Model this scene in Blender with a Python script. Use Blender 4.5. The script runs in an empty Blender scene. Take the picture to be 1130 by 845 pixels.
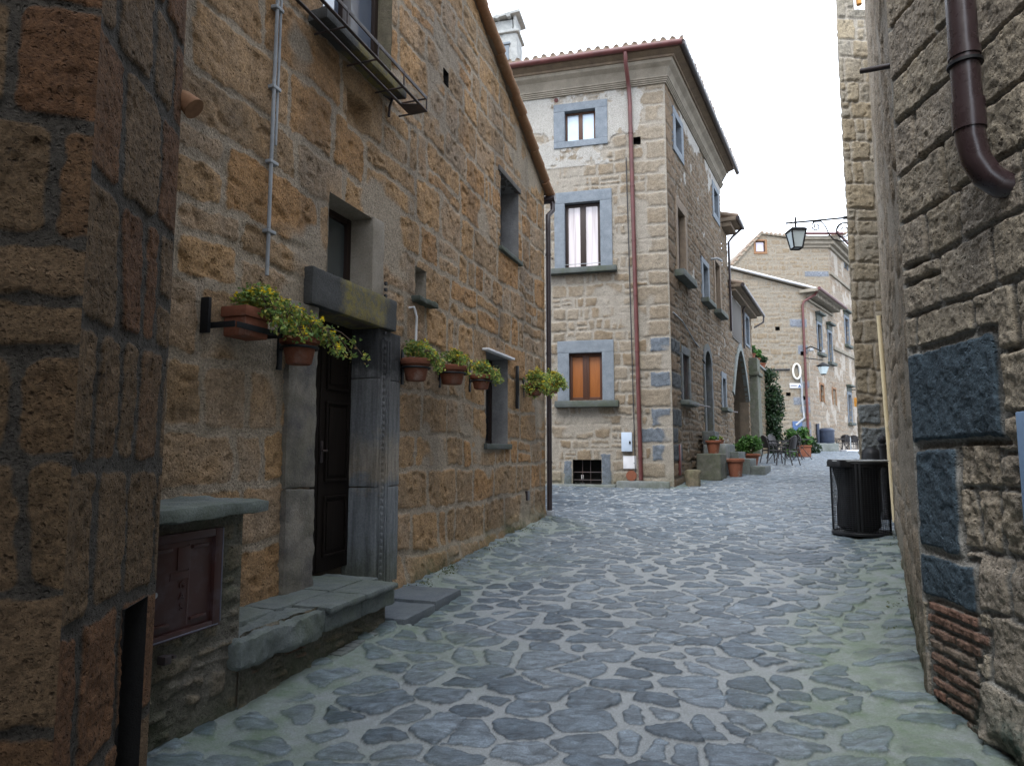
import bpy, bmesh, math, random
import numpy as np
from mathutils import Vector, noise as mnoise

C = bpy.context.scene.collection
SC = bpy.context.scene
R = math.radians

# ------------------------------------------------------------------ camera, sky, sun, exposure
PITCH = R(5.8); FPX = 735.0; EYE = 1.6
cam = bpy.data.cameras.new('camera'); camo = bpy.data.objects.new('camera', cam); C.objects.link(camo)
camo.location = (0, 0, EYE); camo.rotation_euler = (math.pi/2 + PITCH, 0, 0)
cam.sensor_width = 36; cam.lens = FPX/1130*36; cam.clip_start = .05; cam.clip_end = 2000
SC.camera = camo

SUN_DIR = Vector((-.25, -.62, 1.0)).normalized()      # from the scene towards the (veiled) sun
w = bpy.data.worlds.new('World'); SC.world = w; w.use_nodes = True
nt = w.node_tree; nt.nodes.clear()
out = nt.nodes.new('ShaderNodeOutputWorld'); bg = nt.nodes.new('ShaderNodeBackground')
sky = nt.nodes.new('ShaderNodeTexSky'); sky.sky_type = 'NISHITA'; sky.sun_disc = False
sky.sun_elevation = math.asin(SUN_DIR.z); sky.sun_rotation = math.atan2(SUN_DIR.x, SUN_DIR.y)
sky.dust_density = 3.0; sky.air_density = 1.0
mx = nt.nodes.new('ShaderNodeMix'); mx.data_type = 'RGBA'
tc = nt.nodes.new('ShaderNodeTexCoord'); nz = nt.nodes.new('ShaderNodeTexNoise'); nz.inputs['Scale'].default_value = 1.6
nz.inputs['Detail'].default_value = 5
rp = nt.nodes.new('ShaderNodeValToRGB')
rp.color_ramp.elements[0].color = (9.8, 10.9, 12.8, 1); rp.color_ramp.elements[1].color = (12.4, 13.1, 14.3, 1)
nt.links.new(tc.outputs['Generated'], nz.inputs['Vector']); nt.links.new(nz.outputs['Fac'], rp.inputs['Fac'])
mx.inputs['Factor'].default_value = .82                # an even veil of pale cloud over the blue
nt.links.new(sky.outputs['Color'], mx.inputs[6]); nt.links.new(rp.outputs['Color'], mx.inputs[7])
nt.links.new(mx.outputs[2], bg.inputs['Color']); bg.inputs['Strength'].default_value = .1
nt.links.new(bg.outputs[0], out.inputs[0])
sun = bpy.data.lights.new('sun', 'SUN'); sun.energy = 1.0; sun.angle = R(25); sun.color = (1.0, .96, .9)
suno = bpy.data.objects.new('sun', sun); C.objects.link(suno); suno.rotation_euler = SUN_DIR.to_track_quat('Z', 'Y').to_euler()
SC.view_settings.view_transform = 'Standard'; SC.view_settings.look = 'None'
SC.view_settings.exposure = 1.55; SC.view_settings.gamma = 1.0; SC.view_settings.use_curve_mapping = False
SC.cycles.max_bounces = 6; SC.cycles.diffuse_bounces = 4

# ------------------------------------------------------------------ ground profile, frames
YS = [-60, 0, 16, 19, 22, 28, 36, 45, 400]; ZS = [-.3, 0, .72, .93, 1.13, 1.36, 1.55, 1.57, 1.6]
def G(y): return np.interp(y, YS, ZS)
def ray(px, py):
    u = (px-565)/FPX; v = (422.5-py)/FPX; c, s = math.cos(PITCH), math.sin(PITCH)
    return np.array([u, c-v*s, s+v*c])
def on_ground(px, py):
    d = ray(px, py); lo, hi = .5, 60.
    for _ in range(50):
        m = (lo+hi)/2
        if EYE+d[2]*m > G(d[1]*m): lo = m
        else: hi = m
    return d[0]*hi, d[1]*hi, EYE+d[2]*hi
class Frame:
    """a vertical wall plane: s runs left to right seen from outside, z up, o outwards"""
    def __init__(f, O, d):
        d = np.array(d, float); d /= np.hypot(*d); f.O = np.array(O, float); f.d = d; f.n = np.array([d[1], -d[0]])
    def p(f, s, z, o=0.): return (f.O[0]+f.d[0]*s+f.n[0]*o, f.O[1]+f.d[1]*s+f.n[1]*o, z)
    def sh(f, s, o=0.): return Frame(f.p(s, 0, o)[:2], f.d)
    def hit(f, px, py, o=0.):
        r = ray(px, py); k = ((f.O+f.n*o)@f.n)/(r[:2]@f.n); q = r[:2]*k-f.O
        return float(q@f.d), float(EYE+r[2]*k)
    def turn(f, s, o=0.): return Frame(f.p(s, 0, o)[:2], -f.n)      # frame of the return wall at a right corner
L = Frame((-1.089, 6.322), (1.637, 4.73))
BF = Frame((3.865, 16.039), (.9707, -.2406)); BS = Frame((3.865, 16.039), (.459, .889))
R1 = Frame((5.457, 9.648), (2.33-5.457, 3.886-9.648)); CH = Frame((2.33, 3.886), (-.06, -1))
R1LEN = math.hypot(2.33-5.457, 3.886-9.648)
R2 = Frame((6.0, 11.6), (1, 0))
DS = Frame((-1.433, 2.75), (-.176, .985)); dn = DS.p(-.79, 0)[:2]; DF = Frame(dn, (.956, .29))
C1 = Frame((16.577, 36.886), (1, 0.0)); C1S = Frame((16.577, 36.886), (.6225, .7826))
WORLD = Frame((0, 0), (1, 0))

# ------------------------------------------------------------------ objects
def root_of(o):
    while o.parent: o = o.parent
    return o
def thing(name, label, cat, loc=(0, 0, 0), group=None):
    o = bpy.data.objects.new(name, None); C.objects.link(o); o.location = loc; o.empty_display_size = .2
    o['label'] = label; o['category'] = cat
    if group: o['group'] = group
    return o
def tag(o, label, cat, group=None):
    o['label'] = label; o['category'] = cat
    if group: o['group'] = group
    return o
def link(name, me, mat, parent=None):
    o = bpy.data.objects.new(name, me); C.objects.link(o)
    if mat is not None: me.materials.append(mat)
    if parent is not None: o.parent = parent
    return o
def mesh_np(name, V, F, mat, parent=None, attrs=None, smooth=True):
    me = bpy.data.meshes.new(name); V = np.asarray(V, np.float32)
    if parent is not None: V = V - np.array(root_of(parent).location, np.float32)
    n, m, k = len(V), len(F), F.shape[1]
    me.vertices.add(n); me.vertices.foreach_set('co', V.ravel())
    me.loops.add(m*k); me.loops.foreach_set('vertex_index', F.astype(np.int32).ravel())
    me.polygons.add(m); me.polygons.foreach_set('loop_start', np.arange(0, m*k, k, dtype=np.int32))
    me.polygons.foreach_set('use_smooth', np.full(m, smooth))
    me.update(calc_edges=True)
    for an, av in (attrs or {}).items():
        a = me.attributes.new(an, 'FLOAT_COLOR', 'POINT'); a.data.foreach_set('color', np.asarray(av, np.float32).ravel())
    return link(name, me, mat, parent)
def copy_tree(o, parent=None):
    c = o.copy(); C.objects.link(c); c.parent = parent
    for ch in list(o.children): copy_tree(ch, c)
    return c

class MB:
    """collects shapes into one mesh"""
    def __init__(s): s.v = []; s.f = []
    def add(s, vs, fs):
        b = len(s.v); s.v += [tuple(map(float, v)) for v in vs]; s.f += [tuple(i+b for i in f) for f in fs]; return s
    def box(s, fr, s0, s1, z0, z1, o0, o1, bev=0., amp=0., res=.08, seed=0, nf=6.):
        bm = bmesh.new(); bmesh.ops.create_cube(bm, size=1)
        ls, lz, lo = s1-s0, z1-z0, o1-o0
        for v in bm.verts: v.co = Vector((s0+(v.co.x+.5)*ls, o0+(v.co.y+.5)*lo, z0+(v.co.z+.5)*lz))
        if bev: bmesh.ops.bevel(bm, geom=list(bm.edges), offset=min(bev, .45*min(ls, lz, lo)), segments=2, profile=.6, affect='EDGES')
        if amp:
            for _ in range(6):
                es = [e for e in bm.edges if e.calc_length() > res]
                if not es: break
                bmesh.ops.subdivide_edges(bm, edges=es, cuts=1, use_grid_fill=True)
                if len(bm.verts) > 6000: break
            off = Vector((seed*7.31, seed*3.7, seed*1.9)); bm.normal_update()
            for v in bm.verts:
                q = v.co*nf+off
                v.co = v.co+v.normal*(amp*(mnoise.noise(q)+.6*mnoise.noise(q*2.7)+.35*mnoise.noise(q*6.1)))
        bm.verts.index_update()
        s.add([fr.p(v.co.x, v.co.z, v.co.y) for v in bm.verts], [tuple(v.index for v in f.verts) for f in bm.faces]); bm.free(); return s
    def tube(s, pts, r, n=8, caps=True):
        pts = [Vector(p) for p in pts]; k = len(pts); rs = r if isinstance(r, (list, tuple)) else [r]*k
        vs = []; fs = []; prev = None
        for i, p in enumerate(pts):
            t = (pts[min(i+1, k-1)]-pts[max(i-1, 0)]).normalized()
            if prev is None:
                a = t.cross(Vector((0, 0, 1)));  a = a if a.length > 1e-3 else t.cross(Vector((1, 0, 0)))
            else: a = prev-t*prev.dot(t)
            a.normalize(); prev = a; b = t.cross(a)
            for j in range(n):
                th = 2*math.pi*j/n; vs.append(p+(a*math.cos(th)+b*math.sin(th))*rs[i])
        for i in range(k-1):
            for j in range(n): fs.append((i*n+j, i*n+(j+1) % n, (i+1)*n+(j+1) % n, (i+1)*n+j))
        if caps: fs.append(tuple(range(n))[::-1]); fs.append(tuple((k-1)*n+j for j in range(n)))
        return s.add(vs, fs)
    def lathe(s, c, prof, n=24, wob=0., seed=0):
        vs = []; fs = []; k = len(prof); rng = random.Random(seed)
        for r, z in prof:
            for j in range(n):
                th = 2*math.pi*j/n; rr = r*(1+wob*mnoise.noise(Vector((math.cos(th)*2+seed, math.sin(th)*2, z*6))))
                vs.append((c[0]+rr*math.cos(th), c[1]+rr*math.sin(th), c[2]+z))
        for i in range(k-1):
            for j in range(n): fs.append((i*n+j, i*n+(j+1) % n, (i+1)*n+(j+1) % n, (i+1)*n+j))
        fs.append(tuple(range(n))[::-1]); fs.append(tuple((k-1)*n+j for j in range(n)))
        return s.add(vs, fs)
    def quad(s, a, b, c, d): return s.add([a, b, c, d], [(0, 1, 2, 3)])
    def build(s, name, mat, parent=None, ang=38):
        me = bpy.data.meshes.new(name); o = Vector((0, 0, 0))
        if parent is not None: o = root_of(parent).location
        me.from_pydata([(v[0]-o[0], v[1]-o[1], v[2]-o[2]) for v in s.v], [], s.f); me.update()
        me.polygons.foreach_set('use_smooth', np.full(len(me.polygons), True)); me.set_sharp_from_angle(angle=R(ang))
        return link(name, me, mat, parent)

# ------------------------------------------------------------------ noise
_tab = {}
def vnoise(x, y, seed):
    if seed not in _tab: _tab[seed] = np.random.RandomState(seed).rand(256, 256)
    t = _tab[seed]; xi = np.floor(x); yi = np.floor(y); fx = x-xi; fy = y-yi
    xi = xi.astype(int); yi = yi.astype(int); fx = fx*fx*fx*(fx*(6*fx-15)+10); fy = fy*fy*fy*(fy*(6*fy-15)+10)
    x0 = xi & 255; x1 = (xi+1) & 255; y0 = yi & 255; y1 = (yi+1) & 255
    return (t[x0, y0]*(1-fx)+t[x1, y0]*fx)*(1-fy)+(t[x0, y1]*(1-fx)+t[x1, y1]*fx)*fy
def fbm(x, y, seed, octs=4, gain=.5):
    a, f, s, tot = 1., 1., 0., 0.
    for i in range(octs):
        s = s+a*(vnoise(x*f+i*17.3, y*f-i*9.1, seed+i)*2-1); tot += a; a *= gain; f *= 2.07
    return s/tot*1.5
def sstep(a, b, x):
    t = np.clip((x-a)/(b-a), 0, 1); return t*t*(3-2*t)
def hsh(i, k): 
    v = np.sin(i*12.9898+k*78.233+.731)*43758.5453; return v-np.floor(v)

# ------------------------------------------------------------------ masonry relief
def masonry(seed, ch=(.28, .42), bw=(.35, .7), gap=.022, bev=.03, relief=.022, rough=.010, warp=.035, wf=1.6, edge=.012,
            splits=(.3, .12), rr=.05, quoins=(), plaster=None, moss=None, lichen=.0, stain=.0, pit=.0, zr=(-1, 16), mdepth=.012, smear=0., crack=.012):
    rng = np.random.RandomState(seed)
    ce = [zr[0]]
    while ce[-1] < zr[1]: ce.append(ce[-1]+rng.uniform(*ch))
    ce = np.array(ce)
    be = []
    for _ in ce:
        e = [-60+rng.uniform(0, 1)]
        while e[-1] < 60: e.append(e[-1]+rng.uniform(*bw)*rng.choice([1, 1, 1, .6]))
        be.append(np.array(e))
    def f(S, Z):
        sh = S.shape; S = S.ravel(); Z = Z.ravel()
        X = S+warp*fbm(S*wf, Z*wf, seed+3, 3); Y = Z+warp*fbm(S*wf+40, Z*wf, seed+5, 3)+warp*.8*fbm(S*.35, Z*.35, seed+6, 2)
        ci = np.clip(np.searchsorted(ce, Y)-1, 0, len(ce)-2)
        z0 = ce[ci].copy(); z1 = ce[ci+1].copy(); x0 = np.zeros_like(X); x1 = x0.copy(); bid = x0.copy()
        for c in np.unique(ci):
            m = ci == c; e = be[c]; b = np.clip(np.searchsorted(e, X[m])-1, 0, len(e)-2)
            x0[m] = e[b]; x1[m] = e[b+1]; bid[m] = c*131.+b
        for lv, pr in enumerate(splits):
            r = hsh(bid, 11.+lv); do = r < pr
            vert = (hsh(bid, 21.+lv) < .45) & ((x1-x0) > .24); t = .35+.3*hsh(bid, 31.+lv)
            sv = x0+(x1-x0)*t; sz = z0+(z1-z0)*t
            mv = do & vert; lo = X < sv
            x1 = np.where(mv & lo, sv, x1); x0 = np.where(mv & ~lo, sv, x0)
            mh = do & ~vert; lo2 = Y < sz
            z1 = np.where(mh & lo2, sz, z1); z0 = np.where(mh & ~lo2, sz, z0)
            bid = np.where(mv, bid*2.+lo*.37+.11, np.where(mh, bid*2.+lo2*.53+.23, bid))
        typ = np.zeros((len(S), 4), np.float32); rnd = hsh(bid, 1.); r2 = hsh(bid, 2.)
        dx = np.minimum(X-x0, x1-X); dz = np.minimum(Y-z0, z1-Y)
        ux = (X-x0)/np.maximum(x1-x0, 1e-3)-.5; uz = (Y-z0)/np.maximum(z1-z0, 1e-3)-.5
        rl = np.ones_like(X)
        inq = np.zeros(len(S), bool)
        for (a0, a1, b0, b1, kind, val) in quoins:
            wq = .004 if kind == 2 else .010
            XX = S+wq*fbm(S*3, Z*3, seed+8, 2); YY = Z+wq*fbm(S*3+9, Z*3, seed+9, 2)
            ins = (XX > a0) & (XX < a1) & (YY > b0) & (YY < b1)
            kq = 2.6 if kind == 2 else 1.
            dx = np.where(ins, kq*np.minimum(XX-a0, a1-XX), dx); dz = np.where(ins, kq*np.minimum(YY-b0, b1-YY), dz)
            rnd = np.where(ins, val, rnd); r2 = np.where(ins, .8, r2)
            for k in range(2): typ[:, k] = np.where(ins, 1. if kind == k+1 else 0., typ[:, k])
            ux = np.where(ins, 0, ux); uz = np.where(ins, 0, uz)
            inq |= ins; near = (~inq) & (XX > a0-.03) & (XX < a1+.03) & (YY > b0-.03) & (YY < b1+.03)
            dx = np.where(near, 0, dx)
        d = rr-np.hypot(np.maximum(rr-dx, 0), np.maximum(rr-dz, 0)); d = np.where((dx > rr) & (dz > rr), np.minimum(dx, dz), d)
        d = d+edge*fbm(S*14, Z*14, seed+12, 3)
        mask = sstep(gap*.5, gap*.5+bev, d)
        if smear: mask = mask*sstep(-.05, .35, fbm(S*1.3, Z*1.3, seed+14, 3)+.6-smear+.3*r2)
        n1 = fbm(S*7, Z*7, seed+16, 5, .62); n2 = fbm(S*27, Z*27, seed+18, 4, .68)
        ck = np.exp(-(np.maximum(d-gap*.5, 0)/.012)**2)*sstep(.0, .5, fbm(S*2.3, Z*2.3, seed+27, 3))*crack
        h = -ck+mask*(relief*(.35+.9*r2)+rough*(.5*n1+.75*n2)+.018*(ux*(hsh(bid, 4.)-.5)+uz*(hsh(bid, 5.)-.5)))+(1-mask)*(-mdepth+.35*rough*(n1+n2))
        if pit:
            pn = fbm(S*11, Z*11, seed+23, 2); h = h-mask*pit*sstep(.45, .8, pn)
        if plaster is not None:
            pm = plaster(S, Z, fbm(S*1.1, Z*1.1, seed+33, 4), n1); h = h*(1-pm)+pm*(relief*.9+.003*n1); mask = np.maximum(mask, pm); typ[:, 2] = pm
        ms = np.zeros_like(S) if moss is None else np.clip(np.clip(moss(S, Z), 0, 1)*(1+1.1*fbm(S*2.2, Z*2.2, seed+41, 4)), 0, 1)
        if lichen: typ[:, 3] = sstep(.5, .62, fbm(S*.9, Z*.9, seed+51, 3)*.7+lichen*.5+.5*fbm(S*5, Z*5, seed+52, 3))
        st = np.zeros_like(S) if not stain else sstep(.15, .6, fbm(S*1.5, Z*.5, seed+61, 4))*stain
        pat = np.stack([mask, rnd, ms, st], 1)
        return h.reshape(sh), pat, typ
    return f

def arch_top(h, s):
    """height of the opening at s"""
    s0, s1, z1, k = h['s0'], h['s1'], h['z1'], h.get('arch')
    if not k: return np.full_like(np.asarray(s, float), z1)
    rise = h['rise']; u = np.clip(np.abs((s-(s0+s1)/2)/((s1-s0)/2)), 0, 1)
    return z1-rise+rise*(np.sqrt(1-u*u) if k == 'round' else (1-u**1.7))
def outline(h, n=14):
    s0, s1, z0 = h['s0'], h['s1'], h['z0']
    if not h.get('arch'): return [(s0, z0), (s0, h['z1']), (s1, h['z1']), (s1, z0)]
    t = (1-np.cos(np.linspace(0, math.pi, 2*n+1)))/2; ss = s0+(s1-s0)*t
    return [(s0, z0)]+[(float(a), float(b)) for a, b in zip(ss, arch_top(h, ss))]+[(s1, z0)]
def wall(name, fr, s0, s1, z0, z1, res, pat, mat, parent, holes=(), top=None, zres=None, pin=(True, True), zfade=None):
    sl = np.linspace(s0, s1, max(2, int(round((s1-s0)/res))+1)); zl = np.linspace(z0, z1, max(2, int(round((z1-z0)/(zres or res)))+1))
    for h in holes:
        for k in ('s0', 's1'): 
            if s0 < h[k] < s1: sl[np.argmin(np.abs(sl-h[k]))] = h[k]
        for k in ('z0', 'z1'):
            if z0 < h[k] < z1: zl[np.argmin(np.abs(zl-h[k]))] = h[k]
    S, Z = np.meshgrid(sl, zl); 
    hh, pt, ty = pat(S, Z)
    if pin[0]: hh = hh*sstep(0, .05, S-s0)
    if pin[1]: hh = hh*sstep(0, .05, s1-S)
    if top is not None:
        T = top(S); over = Z > T; Z = np.minimum(Z, T)
    ny, nx = S.shape; idx = np.arange(nx*ny).reshape(ny, nx)
    F = np.stack([idx[:-1, :-1], idx[:-1, 1:], idx[1:, 1:], idx[1:, :-1]], -1)
    keep = np.ones((ny-1, nx-1), bool)
    if top is not None: keep &= ~(over[:-1, :-1] & over[:-1, 1:])
    sc = (sl[:-1]+sl[1:])/2; zc = (zl[:-1]+zl[1:])/2; SCc, ZCc = np.meshgrid(sc, zc)
    for h in holes:
        keep &= ~((SCc > h['s0']) & (SCc < h['s1']) & (ZCc > h['z0']) & (ZCc < arch_top(h, SCc)))
    F = F[keep].reshape(-1, 4)
    S = S.ravel(); Z = Z.ravel(); hh = hh.ravel()
    V = np.stack([fr.O[0]+fr.d[0]*S+fr.n[0]*hh, fr.O[1]+fr.d[1]*S+fr.n[1]*hh, Z], 1)
    return mesh_np(name, V, F, mat, parent, {'pat': pt, 'typ': ty})
def reveal(name, fr, h, depth, mat, parent, back=None, o=.004):
    m = MB(); ol = outline(h); k = len(ol)
    for i in range(k):
        a, b = ol[i], ol[(i+1) % k]
        m.quad(fr.p(a[0], a[1], o), fr.p(b[0], b[1], o), fr.p(b[0], b[1], -depth), fr.p(a[0], a[1], -depth))
    if back is not None: m.add([fr.p(a, b, -depth) for a, b in ol], [tuple(range(k))])
    return m.build(name, mat, parent)

# ------------------------------------------------------------------ materials
class Mat:
    def __init__(s, name, rough=.85, spec=.3):
        s.m = bpy.data.materials.new(name); s.m.use_nodes = True; s.t = s.m.node_tree; s.t.nodes.clear()
        s.o = s.t.nodes.new('ShaderNodeOutputMaterial'); s.b = s.t.nodes.new('ShaderNodeBsdfPrincipled')
        s.t.links.new(s.b.outputs[0], s.o.inputs[0]); s.set('Roughness', rough); s.set('Specular IOR Level', spec)
        s.co = s.t.nodes.new('ShaderNodeTexCoord').outputs['Object']
    def put(s, sock, v):
        if hasattr(v, 'is_output'): s.t.links.new(v, sock)
        else: sock.default_value = v
    def set(s, k, v): s.put(s.b.inputs[k], v)
    def n(s, typ, ins=None, out=0, **pr):
        n = s.t.nodes.new('ShaderNode'+typ)
        for k, v in pr.items(): setattr(n, k, v)
        for k, v in (ins or {}).items(): s.put(n.inputs[k], v)
        return n.outputs[out]
    def noise(s, scale, det=4, rough=.55, vec=None, out='Fac', dist=0.):
        return s.n('TexNoise', {'Vector': vec or s.co, 'Scale': scale, 'Detail': det, 'Roughness': rough, 'Distortion': dist}, out)
    def ramp(s, fac, stops, interp='LINEAR'):
        n = s.t.nodes.new('ShaderNodeValToRGB'); s.put(n.inputs[0], fac); cr = n.color_ramp; cr.interpolation = interp
        while len(cr.elements) < len(stops): cr.elements.new(.5)
        for e, (p, c) in zip(cr.elements, stops): e.position = p; e.color = (*c, 1) if not isinstance(c, (int, float)) else (c, c, c, 1)
        return n.outputs[0]
    def mix(s, f, a, b, blend='MIX'):
        n = s.t.nodes.new('ShaderNodeMix'); n.data_type = 'RGBA'; n.blend_type = blend
        for k, v in ((0, f), (6, a), (7, b)):
            if isinstance(v, tuple) and len(v) == 3: v = (*v, 1)
            s.put(n.inputs[k], v)
        return n.outputs[2]
    def math(s, op, a, b=0., clamp=False): return s.n('Math', {0: a, 1: b}, operation=op, use_clamp=clamp)
    def attr(s, name):
        a = s.t.nodes.new('ShaderNodeAttribute'); a.attribute_name = name
        p = s.t.nodes.new('ShaderNodeSeparateColor'); s.t.links.new(a.outputs['Color'], p.inputs[0])
        return p.outputs[0], p.outputs[1], p.outputs[2], a.outputs['Alpha']
    def bump(s, h, strength=.5, dist=.01, nrm=None):
        ins = {'Height': h, 'Strength': strength, 'Distance': dist}
        if nrm is not None: ins['Normal'] = nrm
        return s.n('Bump', ins)
    def var(s, col, lo=.7, hi=1.25, scale=3., det=5):
        """multiply a colour by blotchy noise"""
        return s.mix(1., col, s.ramp(s.noise(scale, det), [(.3, (lo,)*3), (.7, (hi,)*3)]), 'MULTIPLY')

def mat_masonry(name, stones, mortar, basalt=(.075, .09, .11), brick=(.20, .105, .075), plaster=(.33, .32, .295), moss=(.055, .075, .03),
                lich=(.22, .15, .025), fine=1., pits=.5, rough=.9, stainc=(.05, .048, .045), green=(.06, .075, .04)):
    m = Mat(name, rough, .25); mk, rn, mo, st = m.attr('pat'); ba, br, pl, li = m.attr('typ')
    nb = m.noise(1.7, 6, .6); nm = m.noise(9, 6, .65); nf = m.noise(60, 5, .7)
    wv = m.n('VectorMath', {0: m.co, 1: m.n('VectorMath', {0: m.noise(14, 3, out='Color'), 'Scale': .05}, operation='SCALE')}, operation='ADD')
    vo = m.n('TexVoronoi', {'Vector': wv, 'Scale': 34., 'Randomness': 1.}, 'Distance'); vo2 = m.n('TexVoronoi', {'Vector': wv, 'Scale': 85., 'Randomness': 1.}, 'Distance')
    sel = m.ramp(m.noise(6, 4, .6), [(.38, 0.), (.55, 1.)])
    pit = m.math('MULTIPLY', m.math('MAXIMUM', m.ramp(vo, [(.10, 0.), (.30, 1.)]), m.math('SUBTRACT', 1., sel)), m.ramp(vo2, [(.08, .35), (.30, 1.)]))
    v = m.math('ADD', m.math('MULTIPLY', rn, .62), m.math('MULTIPLY', nb, .42))
    col = m.ramp(v, [((i+.5)/len(stones), c) for i, c in enumerate(stones)])
    col = m.mix(1., col, m.ramp(nm, [(.28, (.70,)*3), (.5, (1.,)*3), (.75, (1.22, 1.2, 1.16))]), 'MULTIPLY')
    col = m.mix(1., col, m.ramp(pit, [(0., (.36, .33, .30)), (.5, (1.,)*3)]), 'MULTIPLY')  # shade inside the pores painted into the base colour
    bac = m.mix(1., (*basalt, 1), m.ramp(nm, [(.3, (.65,)*3), (.7, (1.35,)*3)]), 'MULTIPLY')
    brc = m.mix(1., m.ramp(rn, [(0, brick), (1, (brick[0]*1.1, brick[1]*1.7, brick[2]*1.9))]), m.ramp(nm, [(.3, (.6,)*3), (.7, (1.3,)*3)]), 'MULTIPLY')
    col = m.mix(ba, col, bac); col = m.mix(br, col, brc)
    moc = m.mix(m.noise(5, 6, .7), tuple(c*.72 for c in mortar), tuple(c*1.25 for c in mortar))
    col = m.mix(m.ramp(mk, [(.15, 0.), (.75, 1.)]), moc, col)
    plc = m.mix(m.noise(2.5, 6, .7), tuple(c*.8 for c in plaster), tuple(c*1.15 for c in plaster)); col = m.mix(pl, col, plc)
    grain = m.ramp(nf, [(.3, (.48,)*3), (.5, (1.,)*3), (.7, (1.5,)*3)]); col = m.mix(1., col, grain, 'MULTIPLY')
    col = m.mix(m.math('MULTIPLY', li, m.ramp(m.noise(22, 3), [(.42, 0.), (.55, 1.)])), col, (*lich, 1))
    col = m.mix(m.math('MULTIPLY', st, .75), col, m.mix(.35, (*stainc, 1), col))
    mf = m.math('MULTIPLY', mo, m.ramp(m.noise(14, 5, .7), [(.3, .25), (.62, 1.)]))
    col = m.mix(mf, col, m.mix(m.noise(40, 2), (*moss, 1), (*green, 1)))
    m.set('Base Color', col)
    hgt = m.math('ADD', m.math('ADD', m.math('MULTIPLY', nf, .8), m.math('MULTIPLY', pit, pits*1.3)), m.math('MULTIPLY', m.noise(150, 3, .7), .35))
    m.set('Normal', m.bump(hgt, .95*fine, .014))
    return m.m
def mat_rock(name, a, b, scale=4., rough=.85, bstr=.5, moss=0., mossc=(.05, .065, .03), spec=.3, fine=60.):
    m = Mat(name, rough, spec); n1 = m.noise(scale, 7, .65); nf = m.noise(fine, 5, .7)
    col = m.mix(m.ramp(n1, [(.32, 0.), (.68, 1.)]), a, b); col = m.mix(1., col, m.ramp(nf, [(.25, (.72,)*3), (.75, (1.25,)*3)]), 'MULTIPLY')
    if moss: col = m.mix(m.math('MULTIPLY', m.ramp(m.noise(2.4, 6, .7), [(.45, 0.), (.62, 1.)]), moss), col, mossc)
    m.set('Base Color', col); m.set('Normal', m.bump(m.math('ADD', nf, m.math('MULTIPLY', m.noise(fine*3, 3), .4)), bstr, .01)); return m.m
def mat_wood(name, a, b, rough=.6, scale=(40, 40, 2.5), spec=.3, wear=0., wearc=(.2, .19, .18)):
    m = Mat(name, rough, spec); mp = m.n('Mapping', {'Vector': m.co, 'Scale': scale})
    n1 = m.noise(1., 6, .65, mp, dist=.4); col = m.mix(m.ramp(n1, [(.3, 0.), (.7, 1.)]), a, b)
    if wear: col = m.mix(m.math('MULTIPLY', m.ramp(m.noise(5, 6, .7), [(.52, 0.), (.66, 1.)]), wear), col, wearc)
    m.set('Base Color', col); m.set('Normal', m.bump(n1, .3, .004)); return m.m
def mat_metal(name, col, rough=.5, metal=0., rust=0., rustc=(.14, .05, .02), spec=.45, lo=.75, hi=1.25):
    m = Mat(name, rough, spec); c = m.var((*col, 1), lo, hi, 6.)
    if rust: c = m.mix(m.math('MULTIPLY', m.ramp(m.noise(9, 7, .7), [(.5, 0.), (.64, 1.)]), rust), c, rustc)
    m.set('Base Color', c); m.set('Metallic', metal); m.set('Roughness', m.ramp(m.noise(12, 5), [(.3, rough*.8), (.7, min(1., rough*1.25))]))
    m.set('Normal', m.bump(m.noise(90, 3), .12, .003)); return m.m
def mat_glass(name, col, rough=.06, spec=.9, wav=.25):
    m = Mat(name, rough, spec); m.set('Base Color', m.var((*col, 1), .8, 1.15, 1.5)); m.set('Normal', m.bump(m.noise(2.2, 2), wav, .01)); 
    m.set('Coat Weight', .6); m.set('Coat Roughness', .03); return m.m
def mat_leaf(name, stops, rough=.5, trans=.25):
    m = Mat(name, rough, .35); g = m.n('NewGeometry', out='Random Per Island')
    c = m.mix(1., m.ramp(g, stops), m.ramp(m.noise(4, 3), [(.3, (.7,)*3), (.7, (1.3,)*3)]), 'MULTIPLY'); m.set('Base Color', c)
    tr = m.n('BsdfTranslucent', {'Color': c}); ms = m.n('MixShader', {0: trans, 1: m.b.outputs[0], 2: tr}); m.t.links.new(ms, m.o.inputs[0]); return m.m
def mat_curtain():
    m = Mat('curtained glass', .12, .8); mp = m.n('Mapping', {'Vector': m.co, 'Scale': (14, 14, .5)}); f = m.noise(1., 3, .5, mp)
    m.set('Base Color', m.ramp(f, [(.3, (.33, .28, .28)), (.5, (.50, .44, .44)), (.7, (.56, .50, .51))])); m.set('Coat Weight', .6); m.set('Coat Roughness', .03); return m.m  # curtain fold shading painted in as soft vertical bands
def mat_terra(name, a=(.23, .085, .048), b=(.14, .055, .034), white=.35):
    m = Mat(name, .85, .2); c = m.mix(m.noise(5, 5), a, b)
    c = m.mix(m.math('MULTIPLY', m.ramp(m.noise(3.2, 6, .7), [(.55, 0.), (.7, 1.)]), white), c, (.36, .31, .27))
    m.set('Base Color', m.var(c, .85, 1.15, 40)); m.set('Normal', m.bump(m.noise(70, 4), .25, .004)); return m.m

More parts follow.
